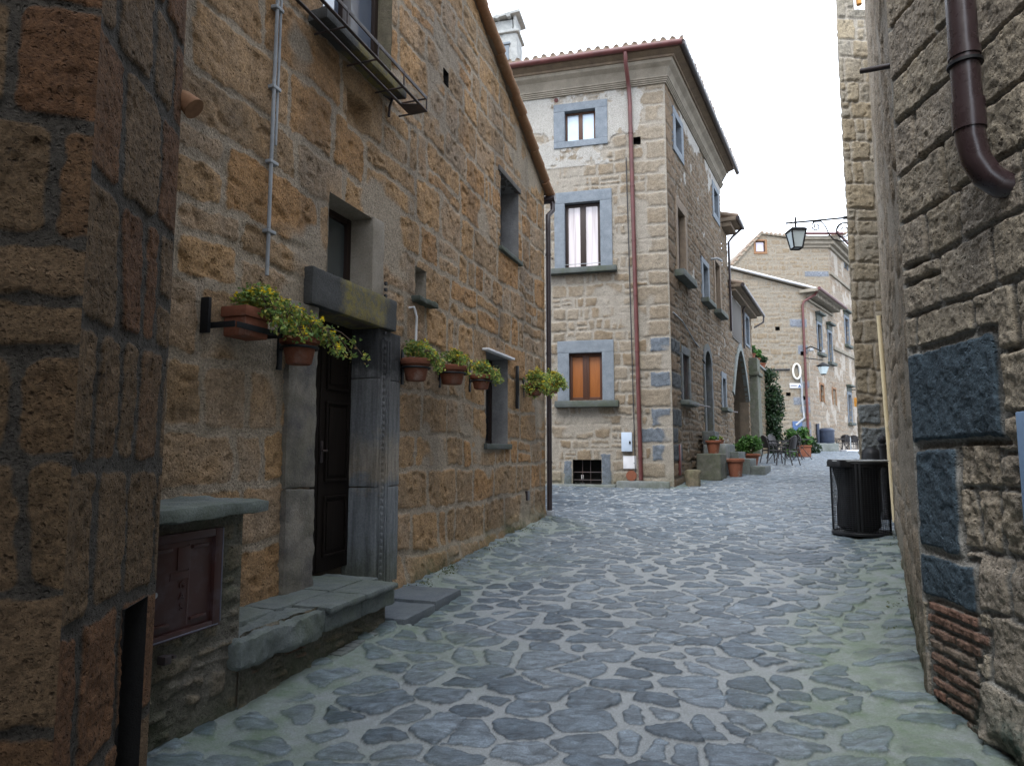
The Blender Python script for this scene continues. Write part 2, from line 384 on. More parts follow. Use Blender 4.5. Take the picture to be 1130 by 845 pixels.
MT = dict(
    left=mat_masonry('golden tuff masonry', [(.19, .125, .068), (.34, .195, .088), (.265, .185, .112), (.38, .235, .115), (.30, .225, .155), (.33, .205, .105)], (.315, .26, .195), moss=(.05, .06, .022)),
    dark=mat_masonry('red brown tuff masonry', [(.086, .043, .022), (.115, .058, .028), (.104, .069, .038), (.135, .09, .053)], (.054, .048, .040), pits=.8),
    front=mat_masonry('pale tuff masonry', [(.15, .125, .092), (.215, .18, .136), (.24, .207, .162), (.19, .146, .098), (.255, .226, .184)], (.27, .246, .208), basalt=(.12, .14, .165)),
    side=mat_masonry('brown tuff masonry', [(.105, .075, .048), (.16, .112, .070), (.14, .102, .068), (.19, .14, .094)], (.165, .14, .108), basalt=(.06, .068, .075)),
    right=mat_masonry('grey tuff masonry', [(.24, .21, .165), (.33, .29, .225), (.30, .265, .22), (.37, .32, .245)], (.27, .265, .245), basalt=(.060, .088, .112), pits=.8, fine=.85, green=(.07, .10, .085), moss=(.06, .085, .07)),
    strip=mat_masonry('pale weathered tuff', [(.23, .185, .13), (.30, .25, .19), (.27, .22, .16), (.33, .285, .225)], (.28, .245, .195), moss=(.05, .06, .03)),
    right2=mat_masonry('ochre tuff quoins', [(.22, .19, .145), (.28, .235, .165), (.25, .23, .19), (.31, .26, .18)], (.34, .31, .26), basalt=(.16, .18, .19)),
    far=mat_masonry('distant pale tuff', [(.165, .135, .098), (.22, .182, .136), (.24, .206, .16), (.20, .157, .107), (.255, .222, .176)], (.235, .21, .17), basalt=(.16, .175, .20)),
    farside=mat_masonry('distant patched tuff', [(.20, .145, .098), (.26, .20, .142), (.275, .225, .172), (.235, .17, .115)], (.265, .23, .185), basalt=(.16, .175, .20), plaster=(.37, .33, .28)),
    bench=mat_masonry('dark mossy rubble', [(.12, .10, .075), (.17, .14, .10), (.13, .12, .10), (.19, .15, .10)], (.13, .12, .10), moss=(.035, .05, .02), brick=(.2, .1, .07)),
    plaster=mat_rock('reveal plaster', (.30, .27, .225), (.22, .19, .15), 5.), darkrev=mat_rock('dark reveal stone', (.13, .10, .07), (.08, .065, .05), 5.),
    greyplaster=mat_rock('grey plaster', (.22, .22, .22), (.13, .13, .13), 4.),
    peperino=mat_rock('blue grey peperino', (.125, .148, .172), (.180, .205, .232), 6., .85, .35), peperino_dark=mat_rock('dark peperino', (.05, .058, .066), (.10, .11, .12), 5., moss=.4, mossc=(.085, .085, .04)),
    jamb=mat_rock('carved grey jamb', (.09, .10, .11), (.18, .185, .18), 3., .85, .45, moss=.2, mossc=(.13, .12, .10)),
    jamb_pale=mat_rock('pale grey jamb', (.24, .215, .175), (.095, .09, .085), 5., .85, .9, moss=.4, mossc=(.10, .095, .06)),
    lintel=mat_rock('lichened lintel', (.085, .09, .088), (.12, .115, .10), 3., .9, .5, moss=.85, mossc=(.16, .135, .06)),
    slab=mat_rock('green grey slab', (.085, .10, .098), (.165, .185, .18), 5., .75, .8, moss=.5, mossc=(.075, .095, .05)),
    sill=mat_rock('dark stone sill', (.06, .07, .068), (.09, .10, .095), 6., .8, .4, moss=.5),
    step=mat_rock('grey step stone', (.12, .135, .135), (.18, .195, .19), 4., .8, .4, moss=.4), tread=mat_rock('dark step tread', (.055, .066, .066), (.115, .13, .128), 6., .75, .7, moss=.3), kerb=mat_rock('blue grey kerb', (.075, .090, .106), (.125, .142, .158), 5., .7, .6, moss=.15), stump=mat_rock('weathered stump', (.21, .18, .125), (.10, .09, .065), 9., .9, 1., moss=.55, mossc=(.075, .08, .04)), mossy=mat_rock('mossy grey block', (.12, .12, .10), (.065, .068, .055), 7., .9, 1., moss=.6, mossc=(.06, .075, .04)),
    cornice=mat_rock('plaster cornice', (.29, .26, .21), (.18, .158, .125), 2.2, .9, .5, moss=.35, mossc=(.16, .14, .11)),
    eave=mat_rock('rough eave', (.22, .17, .12), (.14, .11, .085), 4., .9, .7),
    tile=mat_terra('old roof tiles', (.24, .16, .11), (.30, .25, .20), .6), verge=mat_terra('verge tiles', (.25, .12, .065), (.20, .13, .07), .3), chim=mat_rock('chimney render', (.36, .37, .36), (.22, .23, .225), 4., .9, .8),
    redpipe=mat_metal('red brown paint', (.090, .026, .024), .45), darkpipe=mat_metal('dark brown pipe', (.030, .022, .024), .35), bigpipe=mat_metal('glossy brown pipe', (.035, .022, .024), .28, spec=.6, lo=.85, hi=1.15),
    black=mat_metal('black iron', (.012, .013, .015), .5, spec=.25), iron=mat_metal('old iron', (.035, .027, .028), .6, rust=.6, rustc=(.08, .04, .025)), chairm=mat_metal('dark woven metal', (.022, .020, .022), .5),
    grey=mat_metal('grey conduit', (.27, .29, .31), .55), cable=mat_metal('black cable', (.03, .03, .032), .6), boxm=mat_metal('grey blue box', (.42, .50, .60), .5, lo=.92, hi=1.06), white=mat_metal('white paint', (.62, .63, .66), .55, lo=.88, hi=1.06),
    blue=mat_metal('blue plate', (.05, .10, .22), .5), lightblue=mat_metal('pale blue plaque', (.22, .34, .52), .5, lo=.9, hi=1.1), orange=mat_metal('orange sign', (.45, .20, .03), .5), cream=mat_metal('cream pipe', (.60, .50, .31), .55, lo=.9, hi=1.1),
    navy=mat_metal('navy bin', (.02, .03, .055), .45), ringm=mat_metal('pale hose', (.62, .60, .54), .6), rim=mat_metal('bin rim', (.30, .31, .31), .4, .3), gas=mat_metal('brown gas door', (.042, .016, .013), .42, rust=.25, rustc=(.10, .09, .11), lo=.8, hi=1.2), edgeblue=mat_metal('worn edge', (.10, .10, .13), .5),
    terra=mat_terra('terracotta'), terra2=mat_terra('weathered terracotta', (.22, .085, .05), (.17, .07, .045), .7), soil=mat_rock('soil', (.03, .022, .015), (.05, .04, .03), 20.),
    door=mat_wood('dark door wood', (.007, .005, .004), (.014, .010, .008), .6, spec=.15), frame=mat_wood('brown frame wood', (.075, .030, .016), (.045, .020, .012), .5), framedark=mat_wood('dark frame wood', (.028, .016, .012), (.018, .011, .009), .5), shutter=mat_wood('orange shutter wood', (.28, .10, .026), (.20, .066, .018), .45),
    oldwood=mat_wood('weathered plank', (.10, .09, .08), (.055, .05, .045), .8), bag=mat_metal('black bag', (.006, .006, .007), .45, spec=.2),
    g_sky=mat_glass('sky glass', (.42, .52, .62)), g_cur=mat_curtain(), g_dark=mat_glass('dark glass', (.02, .022, .026)), g_mid=mat_glass('dim glass', (.06, .072, .075)), g_blue=mat_glass('blue glass', (.08, .10, .14)), g_lamp=mat_glass('lamp glass', (.50, .58, .60), .2),  # sky glass: reflected sky painted in as a pale blue base
    g_lilac=mat_glass('lilac glass', (.42, .38, .46)),
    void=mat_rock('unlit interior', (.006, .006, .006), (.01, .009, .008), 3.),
    sedum=mat_leaf('stonecrop leaves', [(0, (.10, .19, .06)), (.35, (.19, .30, .08)), (.7, (.34, .42, .10)), (.9, (.48, .46, .08)), (1, (.36, .20, .10))]),
    yellow=mat_leaf('yellow petals', [(0, (.80, .56, .01)), (1, (.90, .70, .04))]), leaf=mat_leaf('green leaves', [(0, (.025, .075, .015)), (.6, (.05, .13, .025)), (1, (.09, .19, .04))]),
    ivy=mat_leaf('dark ivy', [(0, (.008, .022, .008)), (.7, (.016, .040, .014)), (1, (.035, .065, .022))], .45), stem=mat_rock('stems', (.10, .075, .05), (.14, .10, .07), 20.),
    grass=mat_leaf('weeds', [(0, (.05, .07, .02)), (1, (.11, .12, .04))]),
)
def mat_paving():
    m = Mat('basalt paving', .62, .4); mk, rn, mo, st = m.attr('pat')
    nb = m.noise(2.2, 6, .6); nm = m.noise(14, 6, .65); nf = m.noise(110, 4, .7)
    v = m.math('ADD', m.math('MULTIPLY', rn, .6), m.math('MULTIPLY', nb, .42))
    col = m.ramp(v, [(.15, (.055, .074, .095)), (.4, (.082, .107, .133)), (.65, (.122, .150, .178)), (.9, (.094, .113, .131))])
    mp = m.n('Mapping', {'Vector': m.co, 'Scale': (5, 16, 8), 'Rotation': (0, 0, .5)}); fl = m.noise(1., 6, .7, mp, dist=1.2)
    col = m.mix(1., col, m.ramp(nm, [(.3, (.62,)*3), (.52, (1.,)*3), (.75, (1.35,)*3)]), 'MULTIPLY'); col = m.mix(1., col, m.ramp(fl, [(.35, (.6,)*3), (.5, (1.,)*3), (.66, (1.55,)*3)]), 'MULTIPLY')
    moc = m.mix(m.noise(3.2, 6, .7), (.185, .206, .220), (.275, .296, .306)); moc = m.mix(1., moc, m.ramp(nf, [(.28, (.68,)*3), (.72, (1.3,)*3)]), 'MULTIPLY')
    col = m.mix(1., col, m.ramp(nf, [(.3, (.66,)*3), (.5, (1.,)*3), (.7, (1.4,)*3)]), 'MULTIPLY')
    col = m.mix(m.ramp(mk, [(.35, 0.), (.6, 1.)]), moc, col); col = m.mix(1., col, m.ramp(mk, [(.12, (1.,)*3), (.40, (.62,)*3), (.55, (.62,)*3), (.95, (1.,)*3)]), 'MULTIPLY')  # dark rim round each stone: gap shadow painted in, with joint dirt
    f = m.math('MULTIPLY', mo, m.ramp(m.noise(6, 6, .75), [(.3, .1), (.66, 1.)]))
    f = m.math('MULTIPLY', f, m.ramp(mk, [(.2, 1.), (.8, .5)]))
    col = m.mix(f, col, m.mix(m.noise(25, 3), (.080, .120, .068), (.115, .170, .095)))
    m.set('Base Color', col)
    m.set('Roughness', m.math('ADD', m.math('MULTIPLY', mk, -.32), m.ramp(nm, [(.3, .74), (.7, .90)])))
    m.set('Normal', m.bump(m.math('ADD', m.math('MULTIPLY', nf, m.ramp(mk, [(.2, 1.), (.8, .45)])), m.math('ADD', m.math('MULTIPLY', nm, .7), m.math('MULTIPLY', m.math('MULTIPLY', fl, mk), 1.2))), .7, .010)); return m.m
def mat_lintel():
    m = Mat('lichened lintel', .9, .25); d = m.n('VectorMath', {0: m.co, 1: (L.d[0], L.d[1], 0)}, 'Value', operation='DOT_PRODUCT')
    nz = m.noise(7, 6, .7); u = m.math('ADD', m.math('MULTIPLY', m.math('ADD', d, 3.47), 1/1.3), m.math('MULTIPLY', m.math('SUBTRACT', nz, .5), .22))
    mossy = m.mix(m.ramp(m.noise(16, 6, .7), [(.38, 0.), (.6, 1.)]), (.115, .11, .09), (.20, .165, .055))
    dark = m.mix(nz, (.045, .047, .047), (.085, .086, .084)); f = m.ramp(u, [(.26, 0.), (.34, 1.), (.80, 1.), (.90, 0.)]); col = m.mix(f, dark, mossy)
    nf = m.noise(60, 5, .7); m.set('Base Color', m.mix(1., col, m.ramp(nf, [(.25, (.72,)*3), (.75, (1.25,)*3)]), 'MULTIPLY')); m.set('Normal', m.bump(nf, .6, .01)); return m.m
def mat_jamb():
    m = Mat('carved grey jamb', .85, .3); sp = m.n('SeparateXYZ', {0: m.co}, 'Z'); nz = m.noise(6, 6, .7)
    u = m.math('ADD', m.math('MULTIPLY', sp, .4), m.math('MULTIPLY', m.math('SUBTRACT', nz, .5), .30))     # base z .36 is the house origin
    col = m.ramp(u, [(.06, (.12, .13, .11)), (.20, (.155, .168, .178)), (.36, (.165, .175, .182)), (.42, (.25, .215, .17)), (.50, (.22, .20, .17)), (.58, (.14, .145, .15)), (.74, (.13, .13, .13)), (.80, (.045, .046, .048))])
    nf = m.noise(55, 5, .7); mp = m.n('Mapping', {'Vector': m.co, 'Scale': (22, 22, 2.)}); stv = m.noise(1., 5, .6, mp)
    col = m.mix(1., col, m.ramp(stv, [(.34, (.6,)*3), (.6, (1.15,)*3)]), 'MULTIPLY')
    m.set('Base Color', m.mix(1., col, m.ramp(nf, [(.25, (.72,)*3), (.75, (1.25,)*3)]), 'MULTIPLY')); m.set('Normal', m.bump(nf, .6, .01)); return m.m
MT['lintel'] = mat_lintel(); MT['carved'] = mat_jamb()
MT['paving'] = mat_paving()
MT['earth'] = mat_rock('earth', (.16, .15, .13), (.11, .11, .10), .5)

# ------------------------------------------------------------------ the street
def dist_to(fr, x, y): return (x-fr.O[0])*fr.n[0]+(y-fr.O[1])*fr.n[1], (x-fr.O[0])*fr.d[0]+(y-fr.O[1])*fr.d[1]
def paving_pattern(x, y):
    cx, cy = .285, .215
    xw = x+.05*fbm(x*1.7, y*1.7, 301, 3); yw = y+.05*fbm(x*1.7+31, y*1.7, 302, 3)
    ang = .35*fbm(x*.12, y*.12, 303, 2); 
    gi = np.floor(xw/cx); gj = np.floor(yw/cy)
    def seed(i, j):
        a = hsh(i*1.37+j*57.13, 1.); b = hsh(i*1.37+j*57.13, 2.); c = hsh(i*1.37+j*57.13, 3.)
        return (i+.5+.5*(j % 2)+.98*(a-.5))*cx, (j+.5+.98*(b-.5))*cy, c < .08
    best = np.full(x.shape, 1e9); bx = np.zeros_like(x); by = np.zeros_like(x)
    for dj in range(-2, 3):
        for di in range(-2, 3):
            sx, sy, rm = seed(gi+di, gj+dj); d = (sx-xw)**2*.75+(sy-yw)**2*1.2+rm*9.
            m = d < best; best = np.where(m, d, best); bx = np.where(m, sx, bx); by = np.where(m, sy, by)
    ed = np.full(x.shape, 1e9); acc = np.zeros_like(x); KS = 70.
    for dj in range(-2, 3):
        for di in range(-2, 3):
            sx, sy, rm = seed(gi+di, gj+dj); ddx = (sx-bx)*.75**.5; ddy = (sy-by)*1.2**.5; ln = np.hypot(ddx, ddy)
            ok = (ln > 1e-5) & ~rm
            t = (((bx+sx)/2-xw)*.75**.5*ddx+((by+sy)/2-yw)*1.2**.5*ddy)/np.maximum(ln, 1e-5)
            acc = acc+np.where(ok, np.exp(-KS*np.clip(t, 0, 2)), 0)
    ed = -np.log(np.maximum(acc, 1e-9))/KS+.006
    rnd = hsh(bx*91.7+by*37.9, 5.); r2 = hsh(bx*91.7+by*37.9, 6.); tx = (xw-bx)*(hsh(bx*3.1+by, 7.)-.5); ty = (yw-by)*(hsh(bx+by*3.3, 8.)-.5)
    return ed, rnd, r2, tx+ty
def build_street():
    ys = [1.0]
    while ys[-1] < 62: ys.append(ys[-1]+max(.0115, .0034*ys[-1]))
    ys = np.array(ys); nx = 540
    xl = np.interp(ys, [0, 4, 6, 10.5, 12, 17, 18.5, 22, 30, 36, 62], [-3.4, -2.7, -1.9, -.5, -2.4, -2.6, 3.4, 5.6, 9.6, 11, 14])
    xr = np.interp(ys, [0, 4, 10, 12, 16, 25, 36, 62], [3.0, 3.0, 6.7, 8.2, 12, 20, 32, 62])
    t = np.linspace(0, 1, nx); X = xl[:, None]+(xr-xl)[:, None]*t[None]; Y = np.repeat(ys[:, None], nx, 1)
    x = X.ravel(); y = Y.ravel()
    ed, rnd, r2, tilt = paving_pattern(x, y)
    dl, sl = dist_to(L, x, y); dl = np.where(sl > 5.0, 9, dl-np.where(sl < -.9, .5, 0)); dr, sr = dist_to(R1, x, y); dr = np.where(sr < 0, 9, dr)
    dc, sc = dist_to(CH, x, y); dc = np.where(sc < -.2, 9, dc); db, sb = dist_to(BS, x, y); df, sf = dist_to(BF, x, y); df = np.where((sf > .3) | (y < 12), 9, df); db = np.where(sb < 0, 9, db)
    nz = fbm(x*1.3, y*1.3, 311, 4)
    near = np.minimum(dl/1.25, np.minimum(dr/1.0, dc/.9))
    moss = np.clip(.9*sstep(1.05, .1, near+.35*nz), 0, 1)*np.clip(1.15-.055*y, .15, 1)
    moss = np.maximum(moss, .8*sstep(.5, .0, np.minimum(df, db)+.2*nz))
    bury = sstep(.55, .0, near+.3*nz)
    gap = .027+.034*(1-r2)**1.5+.015*np.clip(fbm(x*.7, y*.7, 312, 3), -.6, 1)+.022*bury
    e = ed+.014*fbm(x*16, y*16, 313, 3)+.020*fbm(x*5, y*5, 314, 2)
    mask = sstep(gap*.6, gap*.6+.012, e)*np.where(bury > .8, sstep(.25, .5, r2+.2*nz), 1)
    n1 = fbm(x*7, y*7, 315, 4); n2 = fbm(x*30, y*30, 316, 3)
    z = mask*(.012+.009*r2+.10*tilt*.6+.0055*n1+.0032*n2-.009*np.abs(fbm(x*4, y*9, 318, 4)))+(1-mask)*(.003*n1+.0016*n2)+.014*fbm(x*.55, y*.55, 317, 3)-.007*np.exp(-((e-gap*.5)/.008)**2)*sstep(-.3, .4, fbm(x*3, y*3, 319, 2))
    Z = z+G(y)+.05*sstep(.5, 0, np.minimum(dl, dr))
    idx = np.arange(len(x)).reshape(len(ys), nx); F = np.stack([idx[:-1, :-1], idx[:-1, 1:], idx[1:, 1:], idx[1:, :-1]], -1).reshape(-1, 4)
    pat = np.stack([mask, rnd, moss, np.zeros_like(x)], 1)
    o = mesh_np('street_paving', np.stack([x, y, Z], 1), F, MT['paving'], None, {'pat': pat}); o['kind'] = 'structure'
build_street()
def build_ground():
    ys = [-60, -10, 0, 8, 16, 19, 22, 28, 36, 45, 80, 200, 400]; xs = [-400, -60, -10, 0, 10, 30, 80, 400]
    V = [(x, y, float(G(y))-.09) for y in ys for x in xs]; k = len(xs)
    F = np.array([(j*k+i, j*k+i+1, (j+1)*k+i+1, (j+1)*k+i) for j in range(len(ys)-1) for i in range(k-1)])
    o = mesh_np('ground', V, F, MT['earth'], None, None, False); o['kind'] = 'structure'
build_ground()

def prism(m, poly, z0, z1):
    k = len(poly); z0s = z0 if isinstance(z0, (list, tuple)) else [z0]*k; z1s = z1 if isinstance(z1, (list, tuple)) else [z1]*k
    m.add([(p[0], p[1], a) for p, a in zip(poly, z0s)]+[(p[0], p[1], b) for p, b in zip(poly, z1s)],
          [tuple(range(k))[::-1], tuple(range(k, 2*k))]+[(i, (i+1) % k, k+(i+1) % k, k+i) for i in range(k)]); return m
def hole(s0, s1, z0, z1, arch=None, rise=0.): return dict(s0=s0, s1=s1, z0=z0, z1=z1, arch=arch, rise=rise)

def glazed(parent, fr, s0, s1, z0, z1, dep, fmat, gmat, mull=1, fw=.05, bars=0, label=None):
    """a casement set dep behind the wall face: frame (with mullions) and the pane as its child"""
    m = MB(); t = .05
    m.box(fr, s0, s0+fw, z0, z1, -dep, -dep+t, .006).box(fr, s1-fw, s1, z0, z1, -dep, -dep+t, .006)
    m.box(fr, s0+fw, s1-fw, z0, z0+fw, -dep, -dep+t-.003, .006).box(fr, s0+fw, s1-fw, z1-fw, z1, -dep, -dep+t-.003, .006)
    for i in range(mull):
        c = s0+(s1-s0)*(i+1)/(mull+1); m.box(fr, c-fw*.95, c+fw*.95, z0+fw, z1-fw, -dep, -dep+t+.012, .008)
    for i in range(bars):
        c = z0+(z1-z0)*(i+1)/(bars+1); m.box(fr, s0+fw, s1-fw, c-.012, c+.012, -dep+.003, -dep+t-.008)
    f = m.build('frame', fmat, parent)
    q = MB(); q.quad(fr.p(s0+.01, z0+.01, -dep+.015), fr.p(s1-.01, z0+.01, -dep+.015), fr.p(s1-.01, z1-.01, -dep+.015), fr.p(s0+.01, z1-.01, -dep+.015)); q.build('pane', gmat, parent)
    return f
def surround(name, parent, fr, o0, o1, mat, proud=.035, seed=0, sill=None, sillmat=None, bottom=True, amp=.004):
    """stone frame blocks round opening o1=(s0,s1,z0,z1), outer outline o0"""
    a0, a1, b0, b1 = o0; s0, s1, z0, z1 = o1; m = MB(); rs = .07
    m.box(fr, a0, s0, z0 if bottom else b0, z1, -.12, proud, .008, amp, rs, seed).box(fr, s1, a1, z0 if bottom else b0, z1, -.12, proud+.002, .008, amp, rs, seed+1)
    m.box(fr, a0, a1, z1, b1, -.12, proud+.004, .008, amp, rs, seed+2)
    if bottom and b0 < z0-.01: m.box(fr, a0, a1, b0, z0, -.12, proud+.003, .008, amp, rs, seed+3)
    w = m.build(name, mat, parent)
    if sill:
        c0, c1, d0, d1, ou = sill; MB().box(fr, c0, c1, d0, d1, -.1, ou, .02, .006, .08, seed+5).build('sill', sillmat or MT['sill'], w)
    return w

# ------------------------------------------------------------------ left: the dark corner house
def mossline(fr, h=.5, up=0.):
    def f(S, Z):
        y = fr.O[1]+fr.d[1]*S; return sstep(h, .0, Z-G(y)-up)*.9
    return f
dk = thing('corner_house', 'dark red brown tuff house filling the left edge of the photo', 'house', (DF.p(-.0, 0)[0], DF.p(0, 0)[1], 0))
nic = hole(-.325, -.10, -.2, 1.04)
pd = masonry(71, (.36, .48), (.22, .40), .028, .018, .003, .007, .03, 1.6, .009, (.2, .0), .05, moss=None, pit=.006, mdepth=.006, crack=.004)
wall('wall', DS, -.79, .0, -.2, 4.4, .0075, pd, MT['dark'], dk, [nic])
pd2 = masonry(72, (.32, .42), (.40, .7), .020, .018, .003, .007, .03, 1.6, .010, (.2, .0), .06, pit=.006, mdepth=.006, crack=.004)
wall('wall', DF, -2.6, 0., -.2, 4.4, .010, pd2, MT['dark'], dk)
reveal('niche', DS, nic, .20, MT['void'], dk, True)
bk = DS.turn(0.)
m = MB(); q0 = DS.p(-.79, 0, -.23)[:2]; prism(m, [DF.p(-2.6, 0, -.03)[:2], DF.p(-.1, 0, -.03)[:2], DS.p(-.74, 0, -.22)[:2], DS.p(-.02, 0, -.22)[:2], DS.p(-.02, 0, -2.4)[:2]], -.2, 9.5)
m2 = MB(); prism(m2, [DF.p(-2.6, 0, -.01)[:2], DF.p(0, 0, -.01)[:2], DS.p(0, 0, -.01)[:2], DS.p(0, 0, -2.4)[:2]], 4.4, 9.5)
m.build('core', MT['darkrev'], dk); m2.build('upper_wall', MT['darkrev'], dk)
MB().box(DS, -.79, -.001, 4.36, 4.40, -.03, .03).build('string_course', MT['darkrev'], dk)
shade_w = MB(); wl = DF.p(-2.6, 0)[:2]
shade_w.box(WORLD, wl[0]-3, wl[0]+.05, -.3, 9.5, -wl[1], 5.2); shade_w.box(WORLD, wl[0]-3, -.2, -.3, 9.5, 2.0, 4.6); shade_w.build('shade_wall', MT['darkrev'], dk)  # unseen walls added behind the camera to keep sun off this house
MB().tube([DS.p(.03, 3.16, -.12), DS.p(.035, 3.13, .0), DS.p(.03, 3.09, .045)], [.038, .042, .05], 14).build('clay_spout', MT['verge'], dk)

# ------------------------------------------------------------------ left: the golden tuff house with the door
def ltop(s): return 9.4-.4217*np.abs(np.asarray(s, float)+3)
lh = thing('tuff_house', 'golden tuff house with carved doorway, window balcony and sloping gable', 'house', L.p(2, float(G(8)), 0))
H_door = hole(-1.337, -.40, -.1, 2.70); H_tran = hole(-1.19, -.53, 2.99, 3.68); H_balc = hole(-1.35, -.25, 5.03, 7.2)
H_far = hole(2.83, 3.62, 4.42, 5.48); H_nic = hole(.32, .565, 3.15, 3.47); H_pots = hole(2.30, 3.135, 1.69, 2.87); H_put = hole(.94, 1.07, 5.78, 5.95)
H_lch = hole(-.95, -.60, 4.28, 4.62)
lholes = [H_door, H_tran, H_balc, H_far, H_nic, H_pots, H_put]
pl_ = masonry(11, (.34, .50), (.42, 1.0), .036, .022, .003, .009, .040, 1.4, .015, (.25, .06), .06, moss=lambda S, Z: np.maximum(.6*sstep(.42, .0, Z-G(L.O[1]+L.d[1]*S)), .12*sstep(6.4, 8.0, Z+.42*S)), lichen=0, stain=.6, pit=.014, mdepth=.004, smear=.07, crack=.010)
def pl(S, Z):
    h, p, t = pl_(S, Z)
    sc = sstep(0, .06, np.minimum(np.minimum(S+.97, -.58-S), np.minimum(Z-4.30, 4.70-Z)))        # the scooped putlog recess
    h = h-.13*sc*sstep(4.2, 4.7, Z)
    bs = sstep(.30, .0, Z-G(L.O[1]+L.d[1]*S)+.10*fbm(S*2, Z*2, 77, 3)); h = h+.07*bs*(S > -.1)  # battered footing
    wst = sstep(.32, .05, np.abs(S-2.75+.25*fbm(S*3, Z*3, 78, 3)))*sstep(2.85, 2.95, Z)*sstep(3.75, 3.2, Z+.3*fbm(S*6, Z*2, 79, 3)); wst = np.maximum(wst, .8*sstep(.2, .0, np.abs(S-.1))*sstep(2.3, 2.4, Z)*sstep(3.0, 2.7, Z))
    p[:, 3] = np.maximum(p[:, 3], wst.ravel())
    return h, p, t
wall('wall', L, -5., 5.005, -.1, 9.5, .0155, pl, MT['left'], lh, lholes, top=ltop, pin=(False, True))
m = MB(); ss = [-9, -3, 4.95]; 
poly = [L.p(-9, 0, -.45)[:2], L.p(-3, 0, -.45)[:2], L.p(4.96, 0, -.45)[:2], L.p(4.96, 0, -6)[:2], L.p(-3, 0, -6)[:2], L.p(-9, 0, -6)[:2]]
prism(m, poly, -.1, [float(ltop(s))-.1 for s in (-9, -3, 4.96, 4.96, -3, -9)]); 
m.box(L, -9, -5, -.1, 6.8, -.45, -.02); m.build('core', MT['darkrev'], lh)
Lr = L.turn(5.005)   # return wall of the far gable end
wall('wall', Lr.sh(0), 0., 6., .2, 5.9, .05, masonry(13, mdepth=.004), MT['left'], lh, pin=(True, False)).location = (0, 0, 0)
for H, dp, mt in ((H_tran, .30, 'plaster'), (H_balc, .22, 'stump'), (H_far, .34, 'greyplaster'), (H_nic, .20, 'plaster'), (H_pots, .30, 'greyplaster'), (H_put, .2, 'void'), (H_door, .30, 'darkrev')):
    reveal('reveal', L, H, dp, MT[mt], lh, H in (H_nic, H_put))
# roof: slab, verge tiles along the rake
m = MB()
for s0, s1 in ((-9, -3), (-3, 5.12)):
    z0, z1 = float(ltop(s0)), float(ltop(s1)); m.add([L.p(s0, z0+.02, .05), L.p(s1, z1+.02, .05), L.p(s1, z1+.02, -6), L.p(s0, z0+.02, -6), L.p(s0, z0+.09, .05), L.p(s1, z1+.09, .05), L.p(s1, z1+.09, -6), L.p(s0, z0+.09, -6)],
          [(0, 1, 2, 3), (4, 5, 6, 7), (0, 1, 5, 4), (1, 2, 6, 5), (2, 3, 7, 6), (3, 0, 4, 7)])
rf = m.build('roof', MT['eave'], lh)
m = MB(); rng = random.Random(4); s = -2.9
while s < 5.1:
    ln = .36; z = float(ltop(s)); z2 = float(ltop(s+ln)); j = rng.uniform(-.012, .012)
    m.tube([L.p(s, z+.085+j, .055), L.p(s+ln, z2+.105+j, .055+rng.uniform(-.01, .01))], [.075, .088], 10); s += ln*.9
m.build('verge_tiles', MT['verge'], rf)
# window parts
def sub(name, parent): return parent
w1 = glazed(lh, L, -1.19, -.53, 2.99, 3.68, .26, MT['framedark'], MT['g_mid'], 0, .06); w1.name = 'window_frame'
wj = MB().box(L, -.53, -.33, 2.99, 3.70, -.02, .018, .015, .01, .06, 3).build('window_jamb', MT['plaster'], lh)
w2 = glazed(lh, L, -1.35, -.25, 5.03, 7.2, .20, MT['framedark'], MT['g_blue'], 1, .07); w2.name = 'window_frame'
w3 = glazed(lh, L, 2.83, 3.62, 4.42, 5.48, .32, MT['framedark'], MT['g_dark'], 1, .05); w3.name = 'window_frame'
MB().box(L, 2.78, 3.70, 4.36, 4.42, -.05, .05, .01, .004, .1, 8).build('window_sill', MT['sill'], lh); MB().box(L, 2.74, 3.70, 5.48, 5.56, -.2, .02, .01, .004, .1, 9).build('window_lintel', MT['oldwood'], lh)
w4 = glazed(lh, L, 2.30, 3.135, 1.69, 2.87, .28, MT['framedark'], MT['g_dark'], 1, .05); w4.name = 'window_frame'
MB().box(L, 2.25, 3.22, 1.62, 1.69, -.05, .045, .01, .004, .1, 10).build('window_sill', MT['sill'], lh); MB().box(L, 2.2, 3.25, 2.875, 2.905, -.1, .075, .008).build('window_drip', MT['white'], lh)
MB().box(L, .25, .68, 3.09, 3.145, -.18, .10, .015, .012, .04, 11, 12).build('niche_sill', MT['sill'], lh)
# doorway
dz = .60
st = MB().box(L, -1.66, -1.318, 1.33, 2.695, -.32, .035, .015, .012, .05, 21).box(L, -1.655, -1.312, dz-.35, 1.325, -.32, .045, .02, .016, .05, 22, 8).build('door_jamb', MT['jamb_pale'], lh)
m = MB().box(L, -.425, -.012, 2.25, 2.695, -.32, .032, .012, .006, .05, 23).box(L, -.425, -.010, 1.28, 2.245, -.32, .035, .012, .005, .06, 24).box(L, -.425, -.014, dz-.3, 1.275, -.32, .037, .012, .005, .06, 25)
for sr in (-.385, -.285, -.245): m.box(L, sr, sr+.018, dz-.2, 2.6, .03, .052, .006)
for k in range(46): m.box(L, -.352, -.318, dz-.1+k*.058, dz-.068+k*.058, .03, .055, .008)
m.build('carved_jamb', MT['carved'], lh)
MB().box(L, -1.47, -.17, 2.70, 2.99, -.28, .075, .02, .008, .06, 26).build('door_lintel', MT['lintel'], lh)
m = MB(); dd = -.24
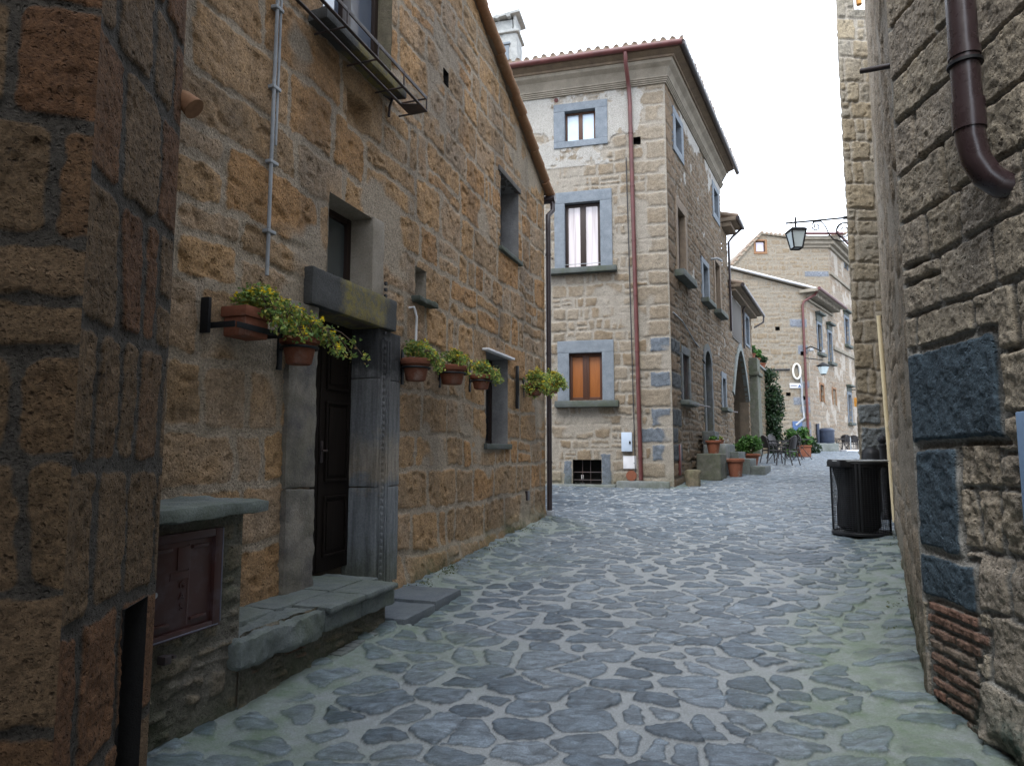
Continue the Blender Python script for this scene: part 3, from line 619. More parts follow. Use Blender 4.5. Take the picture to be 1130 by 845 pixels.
for a, b in ((-1.337, -.895), (-.880, -.40)):
    m.box(L, a, b, dz, 2.70, dd-.05, dd, .006)
    for z0, z1 in ((dz+.12, dz+.62), (dz+.74, dz+1.42), (dz+1.52, dz+1.98)):
        for c0, c1, e0, e1 in ((a+.07, a+.09, z0, z1), (b-.09, b-.07, z0, z1), (a+.09, b-.09, z0, z0+.02), (a+.09, b-.09, z1-.02, z1)): m.box(L, c0, c1, e0, e1, dd-.002, dd+.02, .004)
        m.box(L, a+.12, b-.12, z0+.05, z1-.05, dd-.002, dd+.012, .008)
dr = m.build('door', MT['door'], lh)
m = MB().box(L, -.87, -.84, 1.50, 1.68, dd, dd+.012, .004); m.tube([L.p(-.855, 1.6, dd+.01), L.p(-.855, 1.6, dd+.06), L.p(-.93, 1.6, dd+.065)], .009); m.build('handle', MT['iron'], dr)
# window balcony: sill slab and flat iron railing
MB().box(L, -1.52, -.24, 4.93, 5.03, -.15, .17, .02, .012, .07, 31).build('balcony_slab', MT['lintel'], lh)
m = MB(); a, b = -1.9, -.07
for o, z in ((.30, 4.86), (.13, 4.86)): m.box(L, a, b, z, z+.012, o-.014, o+.014, .003)
m.box(L, a, b, 4.985, 5.02, .295, .305, .003)
for s in np.linspace(a, b, 5):
    m.tube([L.p(s, 4.87, .0), L.p(s, 4.87, .30)], .008, 6); m.tube([L.p(s, 4.87, .30), L.p(s, 5.02, .30)], .008, 6)
for z in (4.87, 5.0): m.tube([L.p(b, z, -.03), L.p(b, z, .30)], .009, 6)
m.add([L.p(b-.22, 4.862, .13), L.p(b, 4.862, .13), L.p(b, 4.862, .30), L.p(b-.16, 4.862, .30), L.p(b-.22, 4.868, .13), L.p(b, 4.868, .13), L.p(b, 4.868, .30), L.p(b-.16, 4.868, .30)], [(0, 1, 2, 3), (4, 5, 6, 7), (0, 1, 5, 4), (1, 2, 6, 5), (2, 3, 7, 6), (3, 0, 4, 7)])
m.build('balcony_railing', MT['iron'], lh)
# conduits
m = MB(); m.tube([L.p(-1.90, 8.5, .035), L.p(-1.93, 4.2, .035), L.p(-1.93, 2.80, .035)], .013); m.tube([L.p(-1.86, 8.5, .035), L.p(-1.885, 4.8, .035), L.p(-1.89, 3.75, .035)], .009)
for z in (3.1, 3.6, 4.15, 4.75, 5.4, 6.1): m.box(L, -1.955, -1.87, z, z+.025, 0, .052, .004)
m.build('conduit', MT['grey'], lh)
m = MB(); m.tube([L.p(.20, 3.01, .0), L.p(.21, 3.02, .05), L.p(.25, 2.93, .06), L.p(.27, 2.7, .045), L.p(.22, 2.4, .03)], .012); m.build('cable_loop', MT['white'], lh)
m = MB(); m.tube([L.p(-.30, 4.75, .02), L.p(-.29, 4.85, .02), L.p(-.29, 4.93, .05)], .012); m.build('bracket', MT['iron'], lh)
MB().box(L, 3.42, 3.48, 2.20, 2.82, .02, .06, .006).build('iron_strap', MT['black'], lh)
m = MB().box(L, 3.98, 4.10, .86, 1.0, -.02, .022, .004); m.build('vent_grille', MT['darkpipe'], lh)
# gutter end and downpipe on the far corner
m = MB(); fx = 5.06
m.tube([L.p(fx+.10, 5.93, -.3), L.p(fx+.10, 5.93, .16)], .07, 10); m.tube([L.p(fx+.10, 5.90, .11), L.p(fx+.10, 5.72, .11), L.p(fx-.02, 5.60, .06), L.p(fx-.02, 5.4, .06), L.p(fx-.02, .62, .06)], .045, 12)
for z in (1.4, 3.2, 4.9): m.tube([L.p(fx-.02, z, .06), L.p(fx-.02, z+.03, .06)], .054, 12)
m.build('downpipe', MT['darkpipe'], lh); MB().box(L, fx-.10, fx+.06, .42, .63, .0, .12, .01).build('pipe_boot', MT['grey'], lh)

# ------------------------------------------------------------------ masonry cabinet and doorstep bench
cb = thing('meter_cabinet', 'stone cabinet with a brown metal gas door and slate cap beside the doorstep', 'meter cabinet', L.p(-3, .15, .3))
pb = masonry(81, (.10, .2), (.14, .4), .03, .025, .010, .009, .04, 2.5, .018, (.4, .3), .04, moss=lambda S, Z: .30+.3*sstep(.5, .1, Z), mdepth=.008)
wall('wall', L.sh(0, .46), -3.6, -2.56, .05, 1.26, .011, pb, MT['bench'], cb, [hole(-3.24, -2.735, .695, 1.20)], pin=(True, True))
wr = L.sh(0, .46).turn(-2.56); wall('wall', wr, 0, .46, .05, 1.26, .014, pb, MT['bench'], cb)
MB().box(L, -3.6, -2.59, .05, 1.25, 0., .42).build('core', MT['darkrev'], cb)
MB().box(L, -3.65, -2.50, 1.262, 1.335, -.02, .60, .02, .014, .04, 41, 5).build('cap_slab', MT['slab'], cb)
fr = L.sh(0, .46); m = MB()
m.box(fr, -3.24, -3.20, .70, 1.2, -.03, .03, .004).box(fr, -2.79, -2.735, .70, 1.2, -.03, .03, .004).box(fr, -3.20, -2.79, 1.16, 1.2, -.03, .029, .004).box(fr, -3.20, -2.79, .70, .735, -.03, .029, .004)
gd = m.build('door_frame', MT['gas'], cb)
m = MB().box(fr, -3.198, -2.792, .737, 1.158, -.03, .012, .003)
for a, b, z in ((-3.17, -3.06, 1.115), (-2.93, -2.83, 1.115), (-3.17, -3.06, .765), (-2.93, -2.83, .765)): m.box(fr, a, b, z, z+.018, .01, .026, .006)
m.box(fr, -3.02, -2.94, 1.02, 1.13, .01, .018, .002); m.box(fr, -3.06, -2.945, .975, 1.012, .01, .016, .002)
m.tube([fr.p(-2.945, .75, .012), fr.p(-2.945, 1.14, .012)], .005, 6)
gp = m.build('door', MT['gas'], cb)
m = MB(); c = fr.p(-3.155, .93, .012); m.tube([c, fr.p(-3.155, .93, .03)], .014, 12); m.build('lock', MT['grey'], gp)
def text(name, body, fr, s, z, o, size, mat, parent, ext=.004, align='CENTER'):
    cu = bpy.data.curves.new(name, 'FONT'); cu.body = body; cu.size = size; cu.align_x = align; cu.align_y = 'CENTER'; cu.extrude = ext
    t = bpy.data.objects.new(name, cu); C.objects.link(t); bpy.context.view_layer.update()
    me = bpy.data.meshes.new_from_object(t.evaluated_get(bpy.context.evaluated_depsgraph_get())); bpy.data.objects.remove(t)
    base = root_of(parent).location
    for v in me.vertices:
        p = fr.p(s+v.co.x, z+v.co.y, o+v.co.z); v.co = Vector(p)-base
    me.materials.clear(); return link(name, me, mat, parent)
for i, ch in enumerate('GAS'): text('letter', ch, fr, -2.985, .945-.052*i, .014, .05, MT['gas'], gp, .005)
m = MB().box(fr, -2.742, -2.733, .72, 1.2, .02, .032, .003).box(fr, -3.2, -2.75, .706, .714, .02, .032, .003); m.build('worn_edge', MT['edgeblue'], gd)
MB().box(fr, -3.10, -3.06, .60, .64, .0, .05, .006).box(fr, -3.04, -3.02, .615, .63, 0, .04, .004).build('wall_tap', MT['iron'], cb)

bn = thing('doorstep_bench', 'mossy stone doorstep platform with moulded slab edge before the dark door', 'doorstep', L.p(-1.6, .2, .3))
bf = L.sh(0, .47); phb = masonry(83, (.07, .17), (.12, .42), .028, .022, .010, .009, .05, 2.5, .018, (.4, .3), .04, moss=lambda S, Z: .2+.5*sstep(.45, .12, Z), mdepth=.012,
    quoins=[(-2.16, -1.98, .37, .405, 2, .2), (-2.06, -1.96, .325, .36, 2, .5), (-2.45, -2.30, .36, .39, 2, .4), (-2.0, -1.84, .44, .475, 2, .1)])
wall('wall', bf, -2.56, -.99, .05, .60, .0105, phb, MT['bench'], bn)
wall('wall', bf.turn(-.99), 0, .5, .05, .5, .014, phb, MT['bench'], bn)
MB().box(L, -2.6, -1.02, .05, .56, -.1, .44).build('core', MT['darkrev'], bn)
m = MB().box(L, -2.62, -1.86, .425, .588, .26, .535, .03, .022, .04, 51, 8).box(L, -2.585, -2.0, .50, .60, -.02, .256, .02, .012, .05, 52)
m.box(L, -1.99, -1.42, .50, .602, -.30, .256, .015, .006, .05, 53).box(L, -1.415, -.96, .50, .606, -.30, .256, .015, .006, .05, 54)
m.build('top_slab', MT['slab'], bn)
m = MB()
for a, b, sd in ((-1.855, -1.425, 55), (-1.42, -.955, 56)): m.box(L, a, b, .440, .555, .26, .535, .016, .010, .03, sd, 10).box(L, a, b, .557, .603, .26, .570, .022, .007, .03, sd, 10)
m.box(L, -.952, -.72, .50, .575, -.25, .25, .012, .006, .05, 58); m.box(L, -.94, -.76, .40, .498, .05, .22, .01, .005, .05, 59)
m.build('moulded_slab', MT['slab'], bn)
m = MB(); rng = random.Random(6)
for i in range(9):
    s = -1.7+i*.085; m.box(L, s, s+.08, .10, float(G(6.3+s*.945))+.055, .46, .53+rng.uniform(0, .03), .01, .006, .04, i)
m.build('footing_stones', MT['step'], bn)
ks = thing('kerb_slab', 'flat grey slabs on the paving just right of the doorstep platform', 'slab', L.p(-.4, .25, .35))
m = MB()
for a, b, sd in ((-.95, -.42, 1), (-.41, .12, 2)):
    z = float(G(L.p((a+b)/2, 0, .4)[1])); m.box(L, a, b, z-.05, z+.075, .06, .62, .012, .006, .06, sd)
m.build('slab', MT['kerb'], ks)

# ------------------------------------------------------------------ the tall corner house B
def cpt(o, z):
    a1 = BF.O+BF.n*o; b1 = BS.O+BS.n*o; M = np.array([BF.d, -BS.d]).T; t = np.linalg.solve(M, b1-a1); q = a1+BF.d*t[0]; return (q[0], q[1], z)
bh = thing('corner_palazzo', 'tall pale stone house with three framed windows and red downpipe behind the plaza corner', 'house', BF.p(0, float(G(16)), 0))
W3 = hole(-2.56, -1.76, 9.60, 10.42); W2 = hole(-2.58, -1.67, 6.215, 7.94); W1 = hole(-2.50, -1.67, 2.85, 4.04); W0 = hole(-2.43, -1.72, .79, 1.38); WH = hole(-.80, -.62, 9.33, 9.52)
qs = []; z = .55; i = 0
rng = np.random.RandomState(5)
while z < 10.7:
    hq = rng.uniform(.36, .50); lw = .85 if i % 2 else .52
    dark = .9 < z < 4.4 and (i % 2 == 0 or z < 2.2)
    qs.append((-lw, .001, z, z+hq, 1 if (dark and rng.rand() < .8) else 0, rng.uniform(.1, .6))); z += hq; i += 1
qs += [(-1.75, -1.46, .70, 1.56, 1, .5), (-2.68, -2.43, .7, 1.38, 1, .3)]
plast = lambda S, Z, n, n1: sstep(-.02, .06, n*.5+.42*sstep(9.0, 10.4, Z)-.22-.55*sstep(-.75, -.45, S)+.16*(S < -2.7)*(Z > 9)-.5*(Z < 8.9)+.2*n1)*1.
pf = masonry(21, (.22, .36), (.28, .62), .042, .03, .012, .010, .035, 1.8, .018, (.30, .15), .05, quoins=qs, plaster=plast, moss=lambda S, Z: .7*sstep(1.3, .6, Z)*.5, mdepth=.004, smear=.18)
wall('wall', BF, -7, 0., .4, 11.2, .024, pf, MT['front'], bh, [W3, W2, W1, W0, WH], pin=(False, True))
S1 = hole(.98, 1.62, 9.62, 10.42); S2 = hole(6.32, 7.05, 9.55, 10.40); S3 = hole(.98, 1.80, 6.28, 7.95); S4 = hole(4.12, 4.88, 6.2, 7.25); S5 = hole(6.12, 6.95, 6.2, 7.85); S6 = hole(1.15, 1.82, 2.92, 4.10)
SD = hole(3.98, 4.90, 1.78, 4.60, 'round', .46); S7 = hole(6.86, 7.42, 3.05, 4.02)
qb = []; z = .55; rng = np.random.RandomState(5); i = 0
while z < 10.7:
    hq = rng.uniform(.36, .50); lw = .52 if i % 2 else .95; dark = .9 < z < 4.4 and (i % 2 == 0 or z < 2.2)
    qb.append((-.001, lw, z, z+hq, 1 if (dark and rng.rand() < .8) else 0, rng.uniform(.1, .6))); z += hq; i += 1
psd = masonry(22, (.20, .34), (.26, .60), .034, .03, .016, .012, .035, 2.0, .018, (.5, .35), .05, quoins=qb, plaster=lambda S, Z, n, n1: sstep(.0, .1, n*.5+.55*sstep(9.9, 10.9, Z)-.42+.12*n1), mdepth=.008, pit=.02)
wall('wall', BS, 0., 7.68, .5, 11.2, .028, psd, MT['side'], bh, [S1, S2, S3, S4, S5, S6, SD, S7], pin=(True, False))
ci = cpt(-.42, 0); m = MB(); prism(m, [BF.p(-7, 0, -.42)[:2], ci[:2], BS.p(7.66, 0, -.42)[:2], BS.p(7.66, 0, -8)[:2], BF.p(-7, 0, -8)[:2]], .3, 11.3); m.build('core', MT['eave'], bh)
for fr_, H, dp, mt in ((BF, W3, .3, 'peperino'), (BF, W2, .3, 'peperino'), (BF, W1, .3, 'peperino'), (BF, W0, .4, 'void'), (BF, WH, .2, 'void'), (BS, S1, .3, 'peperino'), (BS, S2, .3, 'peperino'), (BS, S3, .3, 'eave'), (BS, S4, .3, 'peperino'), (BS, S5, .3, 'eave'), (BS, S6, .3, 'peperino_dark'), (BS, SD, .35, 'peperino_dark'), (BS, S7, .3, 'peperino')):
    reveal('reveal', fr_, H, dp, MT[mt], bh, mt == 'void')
def winB(fr_, H, o, smat, gmat, fmat, sill=None, dep=.16, seed=0, fw=.06, mull=1, bottom=False, name='window'):
    sur = surround(name, bh, fr_, o, (H['s0'], H['s1'], H['z0'], H['z1']), MT[smat], .035, seed, sill, None, bottom)
    glazed(sur, fr_, H['s0'], H['s1'], H['z0'], H['z1'], dep, MT[fmat], MT[gmat], mull, fw); return sur
winB(BF, W3, (-2.85, -1.45, 9.43, 10.63), 'peperino', 'g_sky', 'frame', None, .16, 101, .055, 1, True)
a = winB(BF, W2, (-2.85, -1.37, 6.2, 8.235), 'peperino', 'g_cur', 'framedark', (-3.0, -1.26, 6.06, 6.20, .20), .16, 102, .075)
m = MB(); m.tube([BF.p(-2.6, 6.32, .02), BF.p(-1.66, 6.32, .02)], .008, 6); m.build('window_rail', MT['grey'], a)
b = surround('window', bh, BF, (-2.79, -1.38, 2.83, 4.35), (-2.50, -1.67, 2.85, 4.04), MT['peperino'], .035, 103, (-2.85, -1.27, 2.67, 2.83, .20), None, False)
m = MB(); dp = .15
for p0, p1 in ((-2.50, -2.10), (-2.075, -1.67)):
    m.box(BF, p0, p0+.07, 2.85, 4.04, -dp, -dp+.05, .006).box(BF, p1-.07, p1, 2.85, 4.04, -dp, -dp+.05, .006).box(BF, p0+.07, p1-.07, 2.85, 2.93, -dp, -dp+.048, .006).box(BF, p0+.07, p1-.07, 3.95, 4.04, -dp, -dp+.048, .006)
m.box(BF, -2.11, -2.065, 2.85, 4.04, -dp, -dp+.06, .006); sf = m.build('frame', MT['frame'], b)
MB().box(BF, -2.435, -2.165, 2.925, 3.955, -dp, -dp+.02, .004).box(BF, -2.01, -1.735, 2.925, 3.955, -dp, -dp+.02, .004).build('shutter_panel', MT['shutter'], b)
m = MB()
for z in (.88, 1.07): m.tube([BF.p(-2.43, z, -.1), BF.p(-1.72, z, -.1)], .012, 6)
for s in (-2.2, -2.0): m.tube([BF.p(s, .79, -.1), BF.p(s, 1.38, -.1)], .010, 6)
m.build('cellar_grate', MT['iron'], bh); MB().box(BF, -2.26, -2.20, .90, 1.0, -.3, -.26, .004).build('cellar_lantern', MT['white'], bh)
winB(BS, S1, (.72, 1.88, 9.42, 10.62), 'peperino', 'g_dark', 'framedark', None, .18, 104, .05, 1, True)
winB(BS, S2, (6.07, 7.3, 9.33, 10.60), 'peperino', 'g_dark', 'framedark', None, .18, 105, .05, 1, True)
winB(BS, S3, (.75, 2.02, 6.2, 8.22), 'eave', 'g_blue', 'framedark', (.62, 2.2, 6.02, 6.2, .24), .18, 106)
winB(BS, S4, (3.92, 5.06, 6.08, 7.42), 'peperino', 'g_dark', 'framedark', (3.85, 5.12, 6.0, 6.14, .22), .18, 107)
winB(BS, S5, (5.95, 7.14, 6.1, 8.04), 'eave', 'g_blue', 'framedark', (5.8, 7.2, 6.02, 6.16, .24), .18, 108)
winB(BS, S6, (.98, 2.0, 2.85, 4.3), 'peperino_dark', 'g_dark', 'framedark', (.85, 2.1, 2.76, 2.88, .22), .18, 109)
winB(BS, S7, (6.68, 7.58, 3.0, 4.22), 'peperino', 'g_dark', 'framedark', (6.6, 7.66, 2.9, 3.02, .2), .18, 110)
m = MB(); m.tube([BS.p(.95, 2.80, .2), BS.p(3.5, 2.84, .22)], .022, 8); m.tube([BS.p(7.4, 2.93, .15), BS.p(8.6, 2.95, .2)], .022, 8)
for s in (1.25, 1.41, 1.57, 1.72): m.tube([BS.p(s, 2.92, .0), BS.p(s, 4.1, .0)], .011, 6)
m.build('window_bars', MT['iron'], bh)
# arched side door
def arch_ring(m, fr_, H, wd, o0, o1, n=11, jamb=True, amp=.006):
    ol = outline(H, 12)[1:-1]; k = len(ol); cx = (H['s0']+H['s1'])/2; cz = H['z1']-H['rise']
    out_ = []
    for a, b in ol:
        dx, dz_ = a-cx, (b-cz)+.25*(H['s1']-H['s0']); l = math.hypot(dx, dz_); out_.append((a+dx/l*wd, b+max(0, dz_/l)*wd))
    for i in range(k-1):
        p = [ol[i], ol[i+1], out_[i+1], out_[i]]
        m.add([fr_.p(a, b, o0) for a, b in p]+[fr_.p(a, b, o1) for a, b in p], [(0, 1, 2, 3), (4, 5, 6, 7), (0, 1, 5, 4), (2, 3, 7, 6), (1, 2, 6, 5), (3, 0, 4, 7)])
    if jamb:
        m.box(fr_, out_[0][0], H['s0'], H['z0'], ol[0][1], o0, o1, .01, amp, .1, 3).box(fr_, H['s1'], out_[-1][0], H['z0'], ol[-1][1], o0, o1, .01, amp, .1, 4)
    return m
da = arch_ring(MB(), BS, SD, .22, -.1, .045).build('side_door', MT['peperino_dark'], bh)
m = MB(); ol = outline(SD); m.add([BS.p(a, b_, -.22) for a, b_ in ol]+[BS.p(a, b_, -.27) for a, b_ in ol], [tuple(range(len(ol))), tuple(range(len(ol), 2*len(ol)))])
m.box(BS, 4.42, 4.46, 1.78, 4.1, -.22, -.19, .004); m.build('door_leaf', MT['door'], da)
# electrics, pipes
m = MB().box(BF, -1.22, -.965, 1.58, 2.045, -.02, .12, .012); mb = m.build('electric_box', MT['boxm'], bh); MB().box(BF, -1.035, -.995, 1.76, 1.83, .118, .14, .006).build('latch', MT['black'], mb)
mb = MB().box(BF, -1.19, -.88, 1.165, 1.475, -.02, .035, .006).build('inspection_plate', MT['white'], bh); MB().tube([BF.p(-.93, 1.30, .03), BF.p(-.93, 1.30, .042)], .014, 10).build('latch', MT['grey'], mb)
m = MB(); m.tube([BF.p(-1.0, 1.0, -.05), BF.p(-1.0, 1.0, .05)], .125, 24); m.build('clay_pipe_end', MT['terra'], bh)
m = MB(); m.tube([BF.p(-2.78, 10.78, -.02), BF.p(-2.78, 10.76, .03)], .055, 12); m.build('vent_cap', MT['redpipe'], bh)
m = MB(); m.tube([BF.p(-.93, 11.50, .55), BF.p(-.925, 11.22, .50), BF.p(-.90, 10.98, .22), BF.p(-.885, 10.78, .10), BF.p(-.87, 10.5, .075), BF.p(-.77, .90, .075)], .052, 12)
for z in (9.6, 8.2, 6.8, 5.4, 4.0, 2.6, 1.4): sx = -.77-.1*(z-.9)/9.6; m.tube([BF.p(sx, z, .075), BF.p(sx, z+.035, .075)], .062, 12)
m.build('downpipe', MT['redpipe'], bh)
m = MB(); m.tube([BF.p(-.99, 9.0, .03), BF.p(-.90, .9, .03)], .014, 6); m.build('cable', MT['cable'], bh)
m = MB(); m.tube([BF.p(-3.2, 6.55, .0), BF.p(-3.2, 6.55, .1), BF.p(-2.9, 6.5, .1), BF.p(-2.9, 6.5, 0.)], .012, 6); m.build('wall_hook', MT['iron'], bh)
m = MB(); m.tube([BS.p(.2, 5.0, .03), BS.p(1.2, 4.95, .03), BS.p(2.6, 4.62, .03), BS.p(3.2, 4.55, .03)], .018, 6); m.build('wall_cable', MT['grey'], bh); m = MB(); m.tube([BS.p(5.6, 7.75, .0), BS.p(5.6, 7.75, .2), BS.p(5.75, 7.7, .3)], .04, 8); m.build('wall_spout', MT['grey'], bh)
m = MB(); m.box(BS, .5, .62, 1.0, 1.75, -.02, .05, .01); m.build('wall_vent', MT['redpipe'], bh)
# cornice swept round the corner
def sweep(prof, s0, s1, nseg=1):
    m = MB(); rows = []
    for o, z in prof:
        c_ = cpt(o, z); rows.append([BF.p(s0, z, o), c_, BS.p(s1, z, o)])
    vs = [p for r in rows for p in r]; fs = []
    for i in range(len(prof)-1):
        for j in range(2): fs.append((i*3+j, i*3+j+1, (i+1)*3+j+1, (i+1)*3+j))
    fs.append(tuple(i*3+2 for i in range(len(prof)))); return m.add(vs, fs)
sweep([(-.05, 10.86), (.05, 10.86), (.05, 10.895), (.075, 10.90), (.075, 10.93), (.10, 10.94), (.10, 10.97), (.125, 10.98), (.125, 11.01), (.05, 11.02), (.07, 11.12), (.14, 11.24), (.24, 11.32), (.25, 11.36), (.26, 11.40)], -7, 7.72).build('cornice', MT['cornice'], bh, 20)
sweep([(.02, 11.395), (.30, 11.40), (.31, 11.45), (.48, 11.50), (.50, 11.56), (-.1, 11.60)], -7, 7.78).build('eave', MT['eave'], bh, 20)
m = MB(); m.tube([BF.p(-7, 11.57, .56), cpt(.56, 11.57)], .075, 10); gt = m.build('gutter', MT['redpipe'], bh)
m = MB(); m.tube([cpt(.56, 11.57), BS.p(8.1, 11.50, .56)], .075, 10); m.build('gutter', MT['darkpipe'], bh)  # same red gutter; shade on this side put into a darker colour
# tiled hip roof
def tiles(fr_, lo, hi, clamp, up, rise, name, parent, o_e=.60, z_e=11.62, per=.23, mat='tile', n_up=26):
    ns = int((hi-lo)/per*10); ss = np.linspace(lo, hi, ns); tt = np.linspace(0, up, n_up); S, T = np.meshgrid(ss, tt)
    S = clamp(S, T); ph = np.abs(np.mod(S/per, 1)-.5)*2; prof = np.sqrt(np.clip(1-((1-ph)/.62)**2, 0, 1))
    rowi = np.floor(T/.4); jit = (hsh(np.floor(S/per)*7.7+rowi, 3.)-.5)
    z = z_e+T*rise+.085*prof+.02*(1-np.mod(T, .4)/.4)+.015*jit; o = o_e-T+.03*jit*(T < .1)
    V = np.stack([fr_.O[0]+fr_.d[0]*S+fr_.n[0]*o, fr_.O[1]+fr_.d[1]*S+fr_.n[1]*o, z], -1).reshape(-1, 3)
    idx = np.arange(V.shape[0]).reshape(n_up, ns); F = np.stack([idx[:-1, :-1], idx[:-1, 1:], idx[1:, 1:], idx[1:, :-1]], -1).reshape(-1, 4)
    e0 = V[:ns].copy(); e0[:, 2] = z_e-.02; base = len(V); V = np.vstack([V, e0]); ii = np.arange(ns-1)
    F = np.vstack([F, np.stack([ii, ii+1, base+ii+1, base+ii], 1)]); return mesh_np(name, V, F, MT[mat], parent)
def corner_s(fr_, o): q = np.array(cpt(0, 0)[:2]); A = np.array(cpt(o, 0)[:2]); return float((A-fr_.O)@fr_.d)
kF = corner_s(BF, 1.0); kS = corner_s(BS, 1.0)
tiles(BF, -7, .6*kF, lambda S, T: np.minimum(S, (.60-T)*kF), 4.2, .33, 'roof', bh)
tiles(BS, .6*kS, 8.0, lambda S, T: np.maximum(S, (.60-T)*kS), 4.2, .33, 'roof', bh)
# chimney on the roof
ch = MB(); cf = BF.sh(0, -1.9)
ch.box(cf, -5.25, -4.30, 11.8, 14.15, -.7, 0, .03, .02, .1, 61).box(cf, -5.32, -4.23, 14.15, 14.23, -.78, .07, .02, .012, .1, 62)
co = ch.build('chimney', MT['chim'], bh)
m = MB(); m.box(cf, -5.22, -5.12, 14.22, 14.62, -.66, -.02, .02, .01, .1, 63).box(cf, -4.42, -4.33, 14.22, 14.72, -.66, -.02, .02, .01, .1, 64).box(cf, -5.1, -4.45, 14.22, 14.62, -.6, -.05, .02, .01, .1, 65)
m.add([cf.p(-5.4, 14.60, .1), cf.p(-4.2, 14.74, .1), cf.p(-4.2, 14.74, -.8), cf.p(-5.4, 14.60, -.8), cf.p(-5.4, 14.66, .1), cf.p(-4.2, 14.82, .1), cf.p(-4.2, 14.82, -.8), cf.p(-5.4, 14.66, -.8)], [(0, 1, 2, 3), (4, 5, 6, 7), (0, 1, 5, 4), (1, 2, 6, 5), (2, 3, 7, 6), (3, 0, 4, 7)])
for s in (-5.2, -4.9, -4.55): m.tube([cf.p(s, 14.68, .12), cf.p(s, 14.76, -.8)], .07, 8)
m.build('chimney_cap', MT['chim'], co); MB().box(cf, -4.85, -4.55, 13.0, 13.75, -.02, .03, .02, .01, .08, 66).box(cf, -4.9, -4.5, 13.78, 13.85, -.02, .06, .01).box(cf, -4.92, -4.48, 12.72, 12.78, -.02, .05, .01).build('chimney_panel', MT['peperino'], co)

# ledges at the foot of the house
lf = thing('stone_ledge', 'long mossy stone ledge below the barred cellar opening', 'ledge', BF.p(-2.4, .6, .2))
MB().box(BF, -5.2, -1.36, .66, .78, -.05, .36, .03, .016, .08, 71).build('slab', MT['step'], lf); wall('wall', BF.sh(0, .28), -5.2, -1.4, .3, .68, .03, masonry(84, (.08, .16), (.15, .4), .03, .03, .02, .012), MT['bench'], lf)
l2 = thing('stone_ledge', 'short green stone ledge under the red downpipe', 'ledge', BF.p(-.7, .7, .2))
MB().box(BF, -1.34, -.10, .60, .875, -.05, .34, .025, .012, .07, 72).build('slab', MT['step'], l2)

# ------------------------------------------------------------------ the narrow link house and the arched house beyond
lk = thing('narrow_house', 'narrow brown stone house with jutting eave and dark downpipe beside the tall house', 'house', BS.p(8.2, 1, 0))
pk = masonry(24, (.18, .32), (.24, .55), .034, .03, .022, .016, .035, 2., .018, (.5, .3), .05, mdepth=.008)
wall('wall', BS, 7.68, 8.78, 1., 9.7, .04, pk, MT['side'], lk)
m = MB(); prism(m, [BS.p(7.7, 0, -.3)[:2], BS.p(8.76, 0, -.3)[:2], BS.p(8.76, 0, -6)[:2], BS.p(7.7, 0, -6)[:2]], .8, 9.7); m.build('core', MT['eave'], lk)
m = MB(); m.box(BS, 7.72, 8.95, 9.66, 9.80, -3, .50, .02).box(BS, 7.8, 8.9, 9.5, 9.66, -.2, .32, .02); rk = m.build('roof', MT['eave'], lk)
for s in (7.85, 8.1, 8.35, 8.6, 8.85): pass
m = MB()
for s in (7.85, 8.1, 8.35, 8.6, 8.85): m.tube([BS.p(s, 9.83, .56), BS.p(s, 10.6, -2)], .08, 8)
m.build('roof_tiles', MT['tile'], rk)
m = MB(); m.tube([BS.p(7.75, 9.74, .56), BS.p(9.0, 9.72, .56)], .07, 8); m.tube([BS.p(8.85, 9.7, .56), BS.p(8.82, 9.4, .2), BS.p(8.75, 9.2, .07), BS.p(8.75, 5.9, .07)], .045, 8); m.build('downpipe', MT['darkpipe'], lk)

ah = thing('arched_house', 'low brown stone house with a big pointed archway and overhanging gutter', 'house', BS.p(11, 1, 0))
HA = hole(9.15, 12.9, 1.0, 5.5, 'point', 1.9); HW = hole(12.75, 13.65, 6.05, 7.2)
wall('wall', BS, 8.78, 14.6, 1., 7.6, .04, masonry(25, (.17, .3), (.24, .55), .034, .03, .022, .016, .035, 2., .018, (.5, .3), .05, mdepth=.008, plaster=lambda S, Z, n, n1: sstep(.1, .2, n*.4+.6*((S > 9.2) & (S < 11.6) & (Z > 5.8) & (Z < 7.4))-.35)), MT['side'], ah, [HA, HW])
m = MB(); m.box(BS, 8.8, 9.15, .8, 7.5, -3, -.1).box(BS, 12.9, 14.58, .8, 7.5, -3, -.35).box(BS, 9.15, 12.9, 5.52, 7.5, -3, -.1); m.build('core', MT['eave'], ah)
reveal('archway', BS, HA, 2.8, MT['darkrev'], ah); wall('passage_wall', BS.sh(0, -2.8), 9.0, 13.0, .9, 5.6, .05, masonry(26, (.2, .35), (.3, .7), .03, .03, .03, .02, mdepth=.02), MT['side'], ah)
arch_ring(MB(), BS, HA, .28, -.1, .05, jamb=False).build('arch_ring', MT['step'], ah)
reveal('reveal', BS, HW, .25, MT['peperino'], ah); gw = surround('window', ah, BS, (12.55, 13.85, 5.95, 7.32), (12.75, 13.65, 6.05, 7.2), MT['peperino'], .03, 111); glazed(gw, BS, 12.75, 13.65, 6.05, 7.2, .16, MT['framedark'], MT['g_blue'], 1, .05)
m = MB(); m.box(BS, 8.8, 14.9, 7.52, 7.64, -3, .42, .02).box(BS, 8.85, 14.7, 7.40, 7.52, -.2, .25, .02); rk = m.build('roof', MT['eave'], ah)
m = MB(); s = 8.95
while s < 14.9: m.tube([BS.p(s, 7.67, .48), BS.p(s, 8.5, -2.5)], .085, 8); s += .24
m.build('roof_tiles', MT['tile'], rk)
